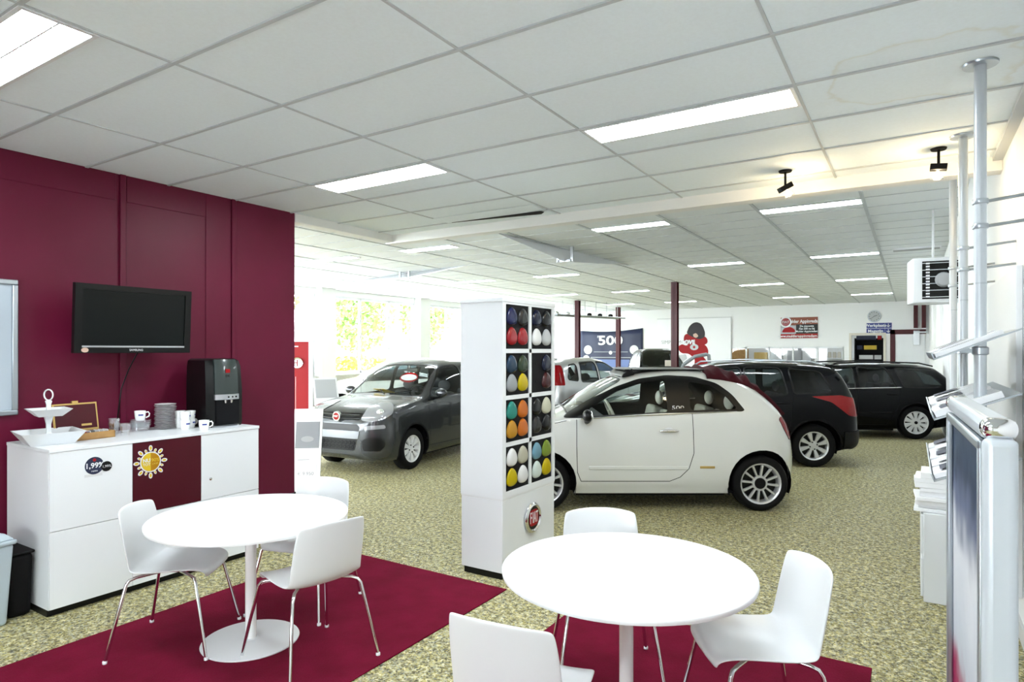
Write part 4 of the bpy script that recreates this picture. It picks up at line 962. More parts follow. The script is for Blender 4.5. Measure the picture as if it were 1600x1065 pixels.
for k in range(9):
    y = -.125 + .030 * k
    tag(MB().box(-.03, .03, -.002, .002, -.026, .026).build('tea_bag', ['paper', 'pale_green', 'yellow', 'red', 'paper', 's_silver', 'paper', 'white', 'paper'][k], loc=(tb.matrix_basis @ Vector((.05, y, .036))), rot=(math.radians(22), 0, math.radians(8))), ['white', 'pale green', 'yellow', 'red', 'white', 'grey', 'white', 'white', 'white'][k] + ' tea bag in the open wooden tea box', 'tea bag', 'tea bags in the wooden box')
def tumbler(x, y, lbl):
    b = MB().lathe([(.026, 0), (.030, .02), (.041, .088), (.0385, .088), (.028, .022), (.001, .014)], 20, cap=False); b.f.append(tuple(range(19, -1, -1))); b.m.append(0)
    o = b.build('glass', 'tumbler', loc=(x, y, zt)); return tag(o, lbl, 'glass', 'water glasses on the cabinet')
tumbler(-5.07, 2.43, 'lower glass of the two stacked beside the wooden tea box'); o_ = tumbler(-5.07, 2.43, 'upper glass of the two stacked beside the wooden tea box'); o_.location.z += .03
tumbler(-4.93, 2.44, 'front water glass at the edge of the cabinet top')
bw_ = MB().lathe([(.05, 0), (.055, .008), (.075, .05), (.078, .058), (.074, .058), (.052, .012), (.001, .010)], 28, cap=False).build('bowl', 'tumbler', loc=(-5.09, 2.63, zt)); tag(bw_, 'lowest glass bowl under the white cup', 'bowl', 'stacked glass bowls')
for k in (1, 2):
    o = bw_.copy(); COL.objects.link(o); o.location.z += .016 * k; o['label'] = ('middle' if k == 1 else 'topmost') + ' glass bowl of the stack under the white cup'
def cup_mb():
    b = MB().lathe([(.001, .0), (.027, 0), (.029, .004), (.033, .03), (.036, .068), (.0335, .068), (.030, .03), (.001, .01)], 24, cap=False)
    b.tube([(.033, 0, .055), (.050, 0, .058), (.058, 0, .045), (.055, 0, .028), (.035, 0, .018)], .0045, 8)
    return b
def cup(x, y, z, rz, lbl):
    e = empty('cup', (x, y, z), rz, lbl, 'cup', 'white cups on the cabinet'); e.scale = (1.12, 1.12, 1.12)
    c_ = cup_mb().build('cup_body', 'white_gloss', e)
    r = Matrix.Rotation(0, 4, 'Z'); m_ = MB()
    rows = [[(.0338 * math.cos(a) if False else .0355 * math.cos(a), .0355 * math.sin(a), z_) for a in [math.radians(-70 - 10 * k) for k in range(6)]] for z_ in (.036, .046)]
    m_.grid(rows).build('cup_print', 'cup_blue', e, fix=False); return e
cup(-5.09, 2.63, zt + .082, math.radians(75), 'white cup resting on the stack of glass bowls')
for k in range(17):
    r = .078
    o = MB().lathe([(.001, 0), (.035, 0), (r, .010), (r + .001, .012), (.036, .004), (.001, .003)], 32, cap=False).build('saucer', 'white_gloss', loc=(-5.08, 2.82, zt)) if k == 0 else o.copy()
    if k: COL.objects.link(o); o.location = (-5.08 + .0016 * (k % 3), 2.82 + .002 * ((k * 7) % 3), zt + .0118 * k)
    tag(o, 'white saucer in the tall stack beside the coffee machine', 'saucer', 'stack of white saucers')
k = 0
for (x, y) in ((-5.04, 2.92), (-4.90, 2.88), (-4.97, 2.965)):
    for j in range(2):
        cup(x, y, zt + .062 * j, math.radians(100 + 40 * j), ('upper' if j else 'lower') + (' cup of the %s stack beside the coffee machine' % ('left', 'front', 'rear')[k])); 
    k += 1
cup(-4.74, 2.94, zt, math.radians(70), 'single white cup standing in front of the coffee machine')
# coffee machine
cm = empty('coffee_machine', (-4.96, 3.185, zt), math.radians(-6), 'black hot drinks machine with a curved front and chrome strip', 'coffee machine')
def bow(z, w, x0, x1, n=13, bulge=.05): return [(x1 + bulge * math.cos(PI * (-.5 + k / (n - 1))), w * math.sin(PI * (-.5 + k / (n - 1))) if False else -w + 2 * w * k / (n - 1), z) for k in range(n)] + [(x0, w, z), (x0, -w, z)]
rows = [bow(z, w_, -.20, x1_) for z, w_, x1_ in ((0, .150, .13), (.03, .152, .14), (.3, .155, .135), (.50, .150, .115), (.545, .142, .095), (.56, .120, .07))]
b = MB().grid(rows, close=True); n_ = len(rows[0]); b.f.append(tuple(range(n_))); b.f.append(tuple(range(5 * n_, 6 * n_))); b.m += [0, 0]
b.build('body', 'black', cm)
def bowp(z, w, x1, n=9, bulge=.05, W_=.155): return [(x1 + bulge * math.cos(PI * (-.5 + (.5 + .5 * (-w + 2 * w * k / (n - 1)) / W_))) + .0, -w + 2 * w * k / (n - 1), z) for k in range(n)]
pr = [bowp(z, w_, x1_) for z, w_, x1_ in ((.27, .098, .152), (.40, .098, .145), (.50, .096, .135), (.555, .090, .110))]
rows = [[(-.05 + .0, p[1], p[2]) for p in (r[0],)] + r + [(-.05, r[-1][1], r[-1][2])] for r in pr]
b = MB().grid(rows, close=True); n_ = len(rows[0]); b.f.append(tuple(range(n_))); b.f.append(tuple(range(3 * n_, 4 * n_))); b.m += [0, 0]
M['cm_panel'] = mat('cm_panel', (.014, .024, .022), .3, coat=.4)
b.build('front_panel', 'cm_panel', cm)
b = MB(); r1 = [bowp(z, .10, .158) for z in (.225, .268)]; rows = [[(.0, r[0][1], r[0][2])] + r + [(.0, r[-1][1], r[-1][2])] for r in r1]; b.grid(rows, close=True); b.f.append(tuple(range(11))); b.f.append(tuple(range(11, 22))); b.m += [0, 0]
b.build('control_strip', 'steel', cm)
for y in (.0, .035, .068): MB().lathe([(.001, .004), (.007, .004), (.008, 0)], 12, Matrix.Translation((.207 - abs(y) * .12, y, .246)) @ Matrix.Rotation(PI / 2, 4, 'Y')).build('button', 'black', cm)
MB().box(.10, .197, -.095, .095, .03, .222).build('tap_recess', 'dark', cm)
for y in (-.02, .03): MB().lathe([(.012, 0), (.008, -.025), (.001, -.025)], 10, Matrix.Translation((.195, y, .222))).build('nozzle', 'chrome', cm)
MB().lathe([(.001, 0), (.11, 0), (.115, .012), (.10, .018), (.001, .018)], 32, Matrix.Translation((.135, 0, .0))).build('drip_tray', 'steel', cm)
MB().box(.19, .195, -.018, .018, .445, .475).build('logo', 'red', cm)
text('logo_text', 'DE', .03, (.193, 0, .418), (0, 1, 0), (0, 0, 1), 'black', cm, .002)
# ------------------------------------------------------------------ television
tv = empty('television', (-5.0, 2.555, 1.93), 0, 'black flat television on a wall arm above the cabinet', 'television')
TT = Matrix.Rotation(math.radians(3), 4, 'Y')
MB().box(-.06, 0, -.41, .41, -.235, .235, 0, TT).build('housing', 'black', tv, bevel=.01)
MB().box(0, .012, -.425, .425, .21, .25, 0, TT).box(0, .012, -.425, .425, -.25, -.195, 0, TT).box(0, .012, -.425, -.375, -.195, .21, 0, TT).box(0, .012, .375, .425, -.195, .21, 0, TT).box(-.03, .0, -.425, .425, -.25, .25, 0, TT).build('bezel', 'black', tv)
MB().box(0, .004, -.375, .375, -.195, .21, 0, TT).build('screen', 'screen', tv)
MB().box(.012, .014, -.375, .375, -.208, -.196, 0, TT).build('trim_strip', 'steel', tv)
text('brand_text', 'SAMSUNG', .022, TT @ Vector((.0135, 0, -.228)), (0, 1, 0), (0, 0, 1), 'white', tv, .0005)
MB().prism(circ(-.355, -.228, .024, 20, .017), .0121, .0135, 'x', 0, TT).build('round_sticker', 'skin', tv)
MB().box(-.28, -.06, -.03, .03, -.03, .03).box(-.299, -.28, -.08, .08, -.1, .1).build('wall_arm', 'dark', tv)
tag(MB().tube([(-5.10, 2.62, 1.69), (-5.20, 2.60, 1.55), (-5.25, 2.57, 1.40), (-5.26, 2.55, 1.2), (-5.262, 2.545, 1.08)], .005, 6).build('power_cable', 'black'), 'thin black cable hanging from the television down to the cabinet', 'cable')
# framed board at the left edge
fb = empty('notice_frame', (XL, 1.45, 1.72), 0, 'aluminium snap frame with pale blank sheet at the left edge', 'frame')
MB().box(.0, .03, -.45, .45, .435, .47).box(0, .03, -.45, .45, -.47, -.435).box(0, .03, -.45, -.415, -.435, .435).box(0, .03, .415, .45, -.435, .435).build('border', 'alu', fb, bevel=.006)
MB().box(0, .012, -.415, .415, -.435, .435).build('sheet', 'board', fb)
# bins
g = empty('waste_bin', (-4.83, 1.475, 0), math.radians(12), 'pale grey-blue plastic bin with swing lid at the left edge', 'bin')
def tap(b, x0, y0, z0, x1, y1, z1, m=0):
    v = [(-x0, -y0, z0), (x0, -y0, z0), (x0, y0, z0), (-x0, y0, z0), (-x1, -y1, z1), (x1, -y1, z1), (x1, y1, z1), (-x1, y1, z1)]
    return b.add(v, [(3, 2, 1, 0), (4, 5, 6, 7), (0, 1, 5, 4), (1, 2, 6, 5), (2, 3, 7, 6), (3, 0, 4, 7)], m)
tap(MB(), .125, .155, 0, .150, .180, .50).build('bin_body', 'bin_blue', g, bevel=.02, seg=3); tap(tap(MB(), .160, .190, .495, .163, .193, .525), .155, .185, .525, .12, .14, .57).build('bin_lid', 'bin_blue', g, bevel=.012, seg=3)
g = empty('waste_bin', (-5.0, 1.745, 0), 0, 'small black bin between the pale bin and the white cabinet', 'bin')
tap(MB(), .19, .062, 0, .20, .07, .40).build('bin_body', 'rubber', g, bevel=.03, seg=3); tap(MB(), .205, .075, .395, .205, .075, .415).build('bin_rim', 'rubber', g, bevel=.008)
# ------------------------------------------------------------------ brochure posts on the right
PX = .28
pn = [(3.81, 'nearest and tallest looking pale grey ceiling post on the right'), (5.03, 'middle of the three pale grey ceiling posts on the right'), (6.22, 'farthest of the three pale grey ceiling posts, behind the beam')]
for k, (y, lb) in enumerate(pn):
    z1 = ZN if k < 2 else ZF
    e = empty('display_post', (PX, y, 0), 0, lb, 'post', 'ceiling posts of the brochure display')
    MB().lathe([(.026, .01), (.026, z1 - .012)], 24).build('pole', 'post', e)
    MB().lathe([(.001, 0), (.075, 0), (.075, .010), (.001, .010)], 32).build('floor_flange', 'alu', e)
    MB().lathe([(.001, z1 - .012), (.072, z1 - .012), (.075, z1 - .002), (.001, z1 - .002)], 32).build('ceiling_flange', 'alu', e)
    MB().lathe([(.0275, 2.02), (.0275, 2.028)], 24).lathe([(.0275, 1.2), (.0275, 1.208)], 24).build('joint_ring', 'alu', e)
    for z in ((2.42, 2.30) if k == 0 else (2.36, 2.22)):
        MB().lathe([(.032, z - .012), (.034, z - .008), (.034, z + .008), (.032, z + .012)], 20).tube([(.03, 0, z), (XR - PX - .002, -.0 - .02, z + .02)], .008, 8).build('wall_arm', 'alu', e)
def brochure_tray(y0, y1, x0, z0, x1, z1, lb, seed):
    e = empty('brochure_tray', (PX, (y0 + y1) / 2, (z0 + z1) / 2), 0, lb, 'shelf', 'sloping brochure trays on the posts')
    cx_, cz_ = PX, (z0 + z1) / 2; h = (y1 - y0) / 2
    ang = math.atan2(z1 - z0, x1 - x0); ln = math.hypot(x1 - x0, z1 - z0) / 2
    X = Matrix.Translation(((x0 + x1) / 2 - PX, 0, 0)) @ Matrix.Rotation(-ang, 4, 'Y')
    MB().box(-ln, ln, -h, h, -.004, .004, 0, X).box(-ln, -ln + .006, -h, h, 0, .035, 0, X).build('tray_sheet', 'alu', e)
    for yy in (3.81, 5.03, 6.22):
        if y0 - .1 < yy < y1 + .1: MB().lathe([(.0275, -.02), (.034, -.015), (.034, .015), (.0275, .02)], 20, Matrix.Translation((0, yy - (y0 + y1) / 2, -.03)), cap=False).box(-.08, -.03, yy - (y0 + y1) / 2 - .006, yy - (y0 + y1) / 2 + .006, -.04, -.02).build('clamp', 'alu', e)
    rn = random.Random(seed); n = int((y1 - y0) / .25)
    for k in range(n):
        yy = y0 + .13 + k * (y1 - y0 - .02) / n
        o = MB().box(-.145, .145, -.105, .105, .0, .02 + .012 * rn.random()).box(-.11, .02, -.07, .07, .034, .0345, 1).build('brochure', ['paper', 'steel' if k % 2 else 'navy'], bevel=.001)
        o.matrix_world = Matrix.Translation(((x0 + x1) / 2, yy, cz_)) @ Matrix.Rotation(-ang, 4, 'Y') @ Matrix.Translation((-ln + .155, 0, .005)) @ Matrix.Rotation(rn.uniform(-.04, .04), 4, 'Z')
        tag(o, 'pile of white brochures number-less on the ' + lb.split(',')[0], 'brochure', 'brochures on the ' + lb.split(',')[0])
        o['label'] = 'white brochure stack lying on the ' + lb.split(',')[0]
brochure_tray(3.72, 4.98, .09, 1.655, .43, 1.80, 'upper aluminium brochure tray', 1)
brochure_tray(3.72, 4.98, .09, 1.36, .43, 1.50, 'second aluminium brochure tray', 2)
brochure_tray(3.72, 4.98, .09, 1.06, .43, 1.20, 'third aluminium brochure tray', 3)
tag(MB().box(XR - .035, XR - .002, 4.72, 6.3, .25, 2.2).build('wall_panel', 'white', bevel=.004), 'plain white panel fixed to the right wall behind the posts', 'panel')
# low drawer unit with paper
du = empty('drawer_unit', (.30, 5.36, 0), 0, 'low white drawer unit under stacks of paper on the right', 'drawer unit')
MB().box(-.235, .235, -.25, .25, 0.0, .60).build('body', 'white', du, bevel=.004)
for z in (.03, .32): MB().box(-.25, -.235, -.235, .235, z, z + .26).build('drawer', 'white', du, bevel=.004)
rn = random.Random(4)
z = .602
for k in range(9):
    h = .018 + .02 * rn.random(); x = .25 + rn.uniform(-.03, .02); y = 5.29 + rn.uniform(-.03, .03)
    o = MB().box(-.21, .21, -.15, .15, 0, h).build('paper_stack', 'paper', loc=(x, y, z), rot=(0, 0, rn.uniform(-.06, .06)), bevel=.002)
    tag(o, 'white ream of paper piled on the low drawer unit, ' + ('lowest', 'second from the bottom', 'third from the bottom', 'fourth from the bottom', 'middle', 'fourth from the top', 'third from the top', 'second from the top', 'topmost')[k], 'paper', 'paper piled on the drawer unit'); z += h + .001
# wall heater
ht = empty('wall_heater', (.27, 10.1, 2.33), math.radians(8), 'white fan heater with black louvres hanging near the right wall', 'heater')
MB().box(-.27, .27, -.02, .45, 0, .60).build('casing', 'white', ht, bevel=.015)
MB().box(-.16, .25, -.03, -.02, .05, .55).build('grille_opening', 'black', ht)
b = MB()
for k in range(6): b.box(-.16, .25, -.05, -.03, .07 + .09 * k, .078 + .09 * k)
b.build('louvres', 'steel', ht)
b = MB()
for k in range(12): b.box(-.12, -.08, -.055, -.03, .07 + .04 * k, .09 + .04 * k)
b.build('louvre_clips', 'white', ht)
MB().lathe([(.001, 0), (.10, 0), (.08, .05), (.001, .06)], 20, Matrix.Translation((.08, -.03, .3)) @ Matrix.Rotation(PI / 2, 4, 'X')).build('fan_motor', 'grey', ht)
MB().box(-.012, .012, .2, .224, .6, ZF - 2.33).box(.2, .224, .2, .224, .6, ZF - 2.33).build('hanger', 'white', ht)
# spot lamps
def spot(x, y, aim, lb, dark=True):
    e = empty('spot_lamp', (x, y, ZN), 0, lb, 'lamp')
    MB().lathe([(.001, -.012), (.045, -.012), (.05, 0), (.001, 0)], 20).build('ceiling_plate', 'dark', e)
    MB().tube([(0, 0, -.01), (0, 0, -.11)], .009, 8).build('stem', 'dark', e)
    X = Matrix.Translation((0, 0, -.13)) @ Matrix.Rotation(aim[1], 4, 'Z') @ Matrix.Rotation(aim[0], 4, 'Y')
    MB().box(-.05, .05, -.035, .035, -.02, .02, 0, X).build('head', 'dark', e, bevel=.004)
    MB().lathe([(.012, -.02), (.022, -.045), (.04, -.075), (.042, -.078), (.036, -.074), (.012, -.04)], 20, X, cap=False).build('reflector', 'tumbler', e)
    MB().lathe([(.001, -.035), (.014, -.038), (.03, -.068), (.001, -.070)], 16, X).build('bulb', 'bulb', e)
    ld = bpy.data.lights.new('spot_light', 'POINT'); ld.energy = 1.6; ld.color = (1, .74, .40); ld.shadow_soft_size = .03
    lo = bpy.data.objects.new('spot_light', ld); COL.objects.link(lo); lo.parent = e; lo.location = X @ Vector((0, 0, -.11))
spot(-.83, 5.28, (-.5, .6), 'small black ceiling spot lamp left of the posts'); spot(.155, 5.26, (.12, 0), 'small black ceiling spot lamp beside the middle post')
# foreground snap frame stand
fs = empty('poster_stand', (.145, 2.14, 0), .04, 'large aluminium framed poster stand in the right foreground', 'poster stand')
H = 1.55; hl = .43; tw = .032
MB().box(-tw, tw, -hl, -hl + .045, .12, H - .04).box(-tw, tw, hl - .075, hl, .12, H - .07).box(-tw, tw, -hl + .04, hl - .07, H - .05, H).box(-tw, tw, -hl + .07, hl - .07, .12, .195).build('frame_profile', 'post', fs, bevel=.018, seg=4)
for s_ in (-1, 1): MB().box(-tw - .001, tw + .001, s_ * hl - .035 - .04 * s_, s_ * hl + .035 - .035 * s_ , H - .045, H + .001).build('corner_cap', 'chrome', fs, bevel=.02, seg=5)
for sx in (-1, 1):
    b = MB(); x = sx * (tw - .004)
    b.box(x - .009, x + .009, -hl + .045, -hl + .06, .195, H - .05).box(x - .009, x + .009, hl - .100, hl - .075, .195, H - .05).box(x - .009, x + .009, -hl + .045, hl - .075, H - .075, H - .05).box(x - .009, x + .009, -hl + .075, hl - .075, .195, .22)
    b.build('snap_profile', 'alu', fs, bevel=.006)
def poster_mat():
    m = mat('poster_print', (.05, .08, .12), .45, spec=.12); nt = m.node_tree; b = nt.nodes['Principled BSDF']; tc = nt.nodes.new('ShaderNodeTexCoord')
    s = nt.nodes.new('ShaderNodeSeparateXYZ'); nt.links.new(tc.outputs['Object'], s.inputs[0])
    n = nt.nodes.new('ShaderNodeTexNoise'); n.inputs['Scale'].default_value = 5; n.inputs['Detail'].default_value = 2; nt.links.new(tc.outputs['Object'], n.inputs['Vector'])
    a = nt.nodes.new('ShaderNodeMath'); a.operation = 'MULTIPLY_ADD'; a.inputs[1].default_value = .25; nt.links.new(n.outputs['Fac'], a.inputs[0]); nt.links.new(s.outputs['Z'], a.inputs[2])
    r = nt.nodes.new('ShaderNodeValToRGB'); nt.links.new(a.outputs[0], r.inputs[0]); el = r.color_ramp.elements; r.color_ramp.interpolation = 'EASE'
    el[0].position = .0; el[0].color = (.3, .01, .06, 1); el[1].position = 1.0; el[1].color = (.02, .04, .08, 1)
    for p, c in ((.55, (.3, .01, .08)), (.62, (.5, .54, .60)), (.80, (.62, .64, .68)), (.9, (.10, .12, .2)), (.97, (.015, .03, .07))):
        e = el.new(p); e.color = (*c, 1)
    mp = nt.nodes.new('ShaderNodeMath'); mp.operation = 'MULTIPLY'; mp.inputs[1].default_value = .65; nt.links.new(a.outputs[0], mp.inputs[0]); nt.links.new(mp.outputs[0], r.inputs[0])
    nt.links.new(r.outputs[0], b.inputs['Base Color'])
    w = nt.nodes.new('ShaderNodeTexNoise'); w.inputs['Scale'].default_value = 4; nt.links.new(tc.outputs['Object'], w.inputs['Vector'])
    bp = nt.nodes.new('ShaderNodeBump'); bp.inputs['Strength'].default_value = .5; bp.inputs['Distance'].default_value = .03; nt.links.new(w.outputs['Fac'], bp.inputs['Height']); nt.links.new(bp.outputs[0], b.inputs['Normal'])
    return m
M['poster'] = poster_mat()
MB().box(-tw + .012, tw - .012, -hl + .05, hl - .07, .19, H - .06).build('poster', 'poster', fs)
MB().box(-.20, .20, -hl + .02, -hl + .08, 0, .03).box(-.22, .22, hl - .08, hl - .02, 0, .03).box(-.02, .02, -hl + .03, -hl + .07, .03, .13).box(-.02, .02, hl - .07, hl - .03, .03, .13).build('foot_bar', 'alu', fs, bevel=.006)
# ------------------------------------------------------------------ left of the showroom: banner and price stands
lo_ = P(474, 655); 
q = K(-4.05, 11.6)
rb = empty('brand_banner', (q.x, q.y, 0), TH + math.radians(0), 'tall red brand panel with round emblems beside the maroon wall end', 'banner')
MB().box(-1.15, .34, -.04, .04, .45, 1.86).build('panel', 'red', rb, bevel=.006)
MB().box(.34, .42, -.05, .05, .0, 1.9).box(-1.2, .42, -.05, .05, 0.0, .45).build('frame', 'white', rb, bevel=.006)
for x in (-.16, .16): pass
for x in (-.22, .14):
    X = Matrix.Translation((x, -.04, 1.47)) @ Matrix.Rotation(PI / 2, 4, 'X')
    o = MB().lathe([(.001, .02), (.085, .02), (.10, .03), (.105, .02), (.105, 0)], 32, X, cap=False).build('emblem', 'chrome', rb)
    MB().lathe([(.001, .024), (.07, .024), (.072, .018)], 28, X, cap=False).build('emblem_face', 'white', o)
    MB().box(x - .008, x + .008, -.068, -.064, 1.41, 1.53).box(x - .055, x, -.068, -.064, 1.462, 1.478).build('emblem_cross', 'red', o)
MB().box(-.3, .0, -.044, -.04, 1.21, 1.235).box(-.3, .0, -.044, -.04, 1.16, 1.18).box(-.3, .15, -.044, -.04, 1.76, 1.78).box(.1, .105, -.044, -.04, .5, 1.22).build('panel_lines', 'white', rb)
def price_stand(l_, d_, rz_, h, w_, lb):
    e = empty('price_stand', K(l_, d_), rz_ + TH, lb, 'sign stand')
    X = Matrix.Rotation(math.radians(-17), 4, 'X')
    MB().box(-w_ / 2, w_ / 2, -.008, .008, .02, h, 0, X).build('panel', 'frame_grey', e, bevel=.004)
    MB().box(-w_ / 2 + .03, w_ / 2 - .03, -.011, -.008, h * .50, h * .97, 0, X).build('sheet', 'paper', e)
    MB().box(-w_ / 2 + .03, w_ / 2 - .03, -.0125, -.011, h * .66, h * .84, 0, X).box(-w_ / 2 + .03, w_ / 2 - .03, -.0125, -.011, h * .52, h * .66, 0, X).build('picture', 's_silver', e)
    MB().prism(circ(0, h * .63, w_ * .22, 20, h * .035), -.0145, -.0125, 'y', 0, X).build('car_picture', 'grey', e)
    MB().box(-w_ / 2 + .05, w_ / 2 - .05, -.012, -.008, h * .12, h * .42, 0, X).build('price_sheet', 'white', e)
    MB().box(-w_ * .3, w_ * .1, -.014, -.012, h * .38, h * .39, 0, X).build('print_line', 'grey', e)
    text('print', '€ 9.950', .06, X @ Vector((0, -.014, h * .22)), (1, 0, 0), X.to_3x3() @ Vector((0, 0, 1)), 'grey', e)
    MB().tube([(0, .02, .0), (0, .30, .02), ], .012, 8).tube([(0, .30, .01), (0, h * .27, h * .7)], .012, 8).build('rear_leg', 'alu', e)
price_stand(-2.47, 7.55, math.radians(8), 1.02, .34, 'leaning grey price stand at the end of the maroon wall')
e = empty('price_stand', K(-3.05, 10.5), math.radians(25) + TH, 'small grey information stand left of the dark grey city car', 'sign stand')
X = Matrix.Translation((0, 0, .72)) @ Matrix.Rotation(math.radians(-35), 4, 'X')
MB().box(-.20, .20, -.01, .01, .0, .62, 0, X).build('panel', 'frame_grey', e, bevel=.004)
MB().box(-.17, .17, -.014, -.010, .22, .58, 0, X).build('sheet', 's_lightgrey', e); MB().box(-.17, .17, -.014, -.010, .03, .18, 0, X).build('sheet', 'paper', e)
MB().prism(circ(0, .10, .04, 20), -.017, -.014, 'y', 0, X).build('logo', 'grey', e)
MB().tube([(0, .03, .02), (0, .03, .76)], .02, 10).lathe([(.001, 0), (.16, 0), (.16, .015), (.001, .02)], 24).build('pole', 'alu', e)
# ------------------------------------------------------------------ back wall furnishings
YF = YB - .012
def XB(px, Y=YB):                      # x on the plane Y seen in the column px
    r = (px - 800) / FPX; return Y * (r * CT - ST) / (r * ST + CT)
def ZB(px, py, Y=YB):
    r = (px - 800) / FPX; d = Y / (r * ST + CT); return HC + (HOR - py) * d / FPX
# navy banner
a, b_ = XB(908), XB(1005); z0, z1 = ZB(950, 579), ZB(950, 516)
n5 = empty('banner', ((a + b_) / 2, YB - .03, z0), 0, 'navy banner with 500 lettering and pale car headlights', 'banner')
w2 = (b_ - a) / 2; h = z1 - z0
rows = []
for i in range(9):
    z = h * i / 8
    rows.append([(-w2 + 2 * w2 * j / 24, -.02 - .018 * math.sin(j * .9 + i * .4), z - (.10 * math.sin(PI * j / 24) if i == 8 else 0) + (.08 * (j / 24) if i == 8 else 0)) for j in range(25)])
o = MB().grid(rows).build('cloth', 'navy', n5, fix=False); s_ = o.modifiers.new('s', 'SOLIDIFY'); s_.thickness = .006; s_.offset = 1
def pr(x, z, u=1): return x * w2, z * h
for (x, z, r) in ((-.74, .52, .22), (.74, .52, .22), (-.80, .30, .17), (.80, .30, .17), (0, .45, .09)):
    o = MB().prism(circ(x * w2, z * h, r, 28), -.062, -.055, 'y').build('printed_lamp', 'light_grey', n5); MB().prism(circ(x * w2, z * h, r * .55, 24), -.066, -.062, 'y').build('lamp_centre', 'white', o)
MB().box(-w2 * .55, w2 * .55, -.06, -.055, h * .46, h * .475).box(-w2 * .65, w2 * .65, -.06, -.055, h * .32, h * .34).build('printed_bar', 's_silver', n5)
M['pale_navy'] = mat('pale_navy', (.10, .15, .34), .5)
MB().box(-w2 * .6, w2 * .6, -.057, -.052, .02, h * .28).build('printed_grille', 'pale_navy', n5)
text('banner_text', '500', .62, (-.02, -.06, h * .74), (1, 0, 0), (0, 0, 1), 'white', n5, .002, bold=.015, sx=1.4)
text('banner_text', 'FIAT', .16, (-.55, -.06, h * .84), (1, 0, 0), (0, 0, 1), 'white', n5, .002)
# white banner with figure and red bear
a, b_ = XB(1028), XB(1142); z0, z1 = ZB(1085, 590), ZB(1085, 497.5); w2 = (b_ - a) / 2; h = z1 - z0
wb = empty('banner', ((a + b_) / 2, YB - .03, z0), 0, 'white banner printed with a dark-haired person hugging a red bear', 'banner')
MB().box(-w2, w2, -.02, .01, 0, h).build('cloth', 'paper', wb, bevel=.004)
MB().box(-w2 - .02, w2 + .02, -.035, .015, h, h + .04).box(w2 - .0, w2 + .03, -.03, .01, 0, h).build('edge_rail', 'light_grey', wb)
s = w2 / 57.                                           # metres per photograph pixel on this wall
def bp(px, py): return (px - 1085) * s, (ZB(1085, py) - z0)
def shape(name, pts, dep, m_, r=.1):
    return MB().prism(rnd([bp(*p) for p in pts], r), -dep - .004, -dep, 'y').build(name, m_, wb)
shape('printed_bear', [(1063, 548), (1061, 541), (1068, 537), (1074, 540), (1082, 536), (1098, 536), (1106, 540), (1109, 548), (1108, 554), (1100, 556), (1112, 570), (1116, 590), (1086, 590), (1088, 560), (1078, 552), (1068, 552)], .020, 'red', .12)
shape('printed_sleeve', [(1070, 530), (1072, 522), (1082, 520), (1100, 524), (1107, 528), (1108, 536), (1100, 540), (1074, 538)], .025, 'red', .15)
shape('printed_hair', [(1075, 520), (1079, 510), (1084, 505), (1090, 503), (1097, 505), (1101, 511), (1104, 520), (1103, 527), (1096, 530), (1088, 528), (1080, 524)], .03, 'hair', .15)
shape('printed_face', [(1085, 522), (1090, 520), (1094, 525), (1090, 528), (1086, 526)], .035, 'skin', .06)
o = MB().prism(circ(*bp(1087, 542), .19, 24, .14), -.034, -.030, 'y').build('printed_muzzle', 's_lightgrey', wb); MB().prism(circ(*bp(1087, 542), .06, 16), -.038, -.034, 'y').build('printed_nose', 'red', o)
shape('printed_trousers', [(1062, 555), (1074, 553), (1076, 560), (1068, 566), (1062, 561)], .03, 's_lightgrey', .05)
x, z = bp(1054, 534.5); text('banner_text', 'SIMPLY MORE', .24, (x + .12, -.045, z), (1, 0, 0), (0, 0, 1), 'grey', wb, .001, sx=.95)
x, z = bp(1078, 534.5); text('banner_text', 'LOVE', .25, (x, -.05, z), (1, 0, 0), (0, 0, 1), 'white', wb, .001, bold=.012)
# dealer sign
a, b_ = XB(1220), XB(1278); z0, z1 = ZB(1250, 528), ZB(1250, 495.5); w2 = (b_ - a) / 2; h = z1 - z0
ds = empty('sign_board', ((a + b_) / 2, YB - .03, z0), 0, 'brown and red dealer sign reading Mulder Appingedam', 'sign')
MB().box(-w2, w2, -.01, .02, 0, h).build('board', 'brown', ds, bevel=.004); MB().box(-w2 * .15, w2, -.014, -.01, h * .22, h * .66).build('text_panel', 'black', ds); MB().box(-w2, w2, -.014, -.01, 0, h * .2).build('bottom_band', 'red', ds)
MB().box(-w2, -w2 * .16, -.014, -.01, h * .2, h * .62).build('picture', 's_silver', ds)
MB().prism(rnd([(-w2 * .95, h * .28), (-w2 * .2, h * .28), (-w2 * .22, h * .42), (-w2 * .45, h * .55), (-w2 * .8, h * .5)], .08), -.018, -.014, 'y').build('printed_car', 'red', ds)
o = MB().prism(circ(-w2 * .72, h * .78, .23, 28), -.020, -.01, 'y').build('round_logo', 'white', ds); MB().prism(circ(-w2 * .72, h * .78, .17, 24), -.024, -.02, 'y').build('logo_face', 'tail_red', o)
text('sign_text', 'FIAT', .14, (-w2 * .72, -.026, h * .78), (1, 0, 0), (0, 0, 1), 'white', ds, .001)
text('sign_text', 'Mulder Appingedam', .19, (w2 * .26, -.016, h * .80), (1, 0, 0), (0, 0, 1), 'white', ds, .001, bold=.004, sx=.84)
for k, t_ in enumerate(('De nieuwste', 'Fiat 500 nu bij', 'Mulder Appingedam')): text('sign_text', t_, .11, (w2 * .42, -.018, h * (.57 - .125 * k)), (1, 0, 0), (0, 0, 1), 'white', ds, .001, bold=.002, sx=.95)
text('sign_text', 'www.mulderappingedam.nl', .15, (0, -.018, h * .10), (1, 0, 0), (0, 0, 1), 'white', ds, .001, bold=.003, sx=1.02)
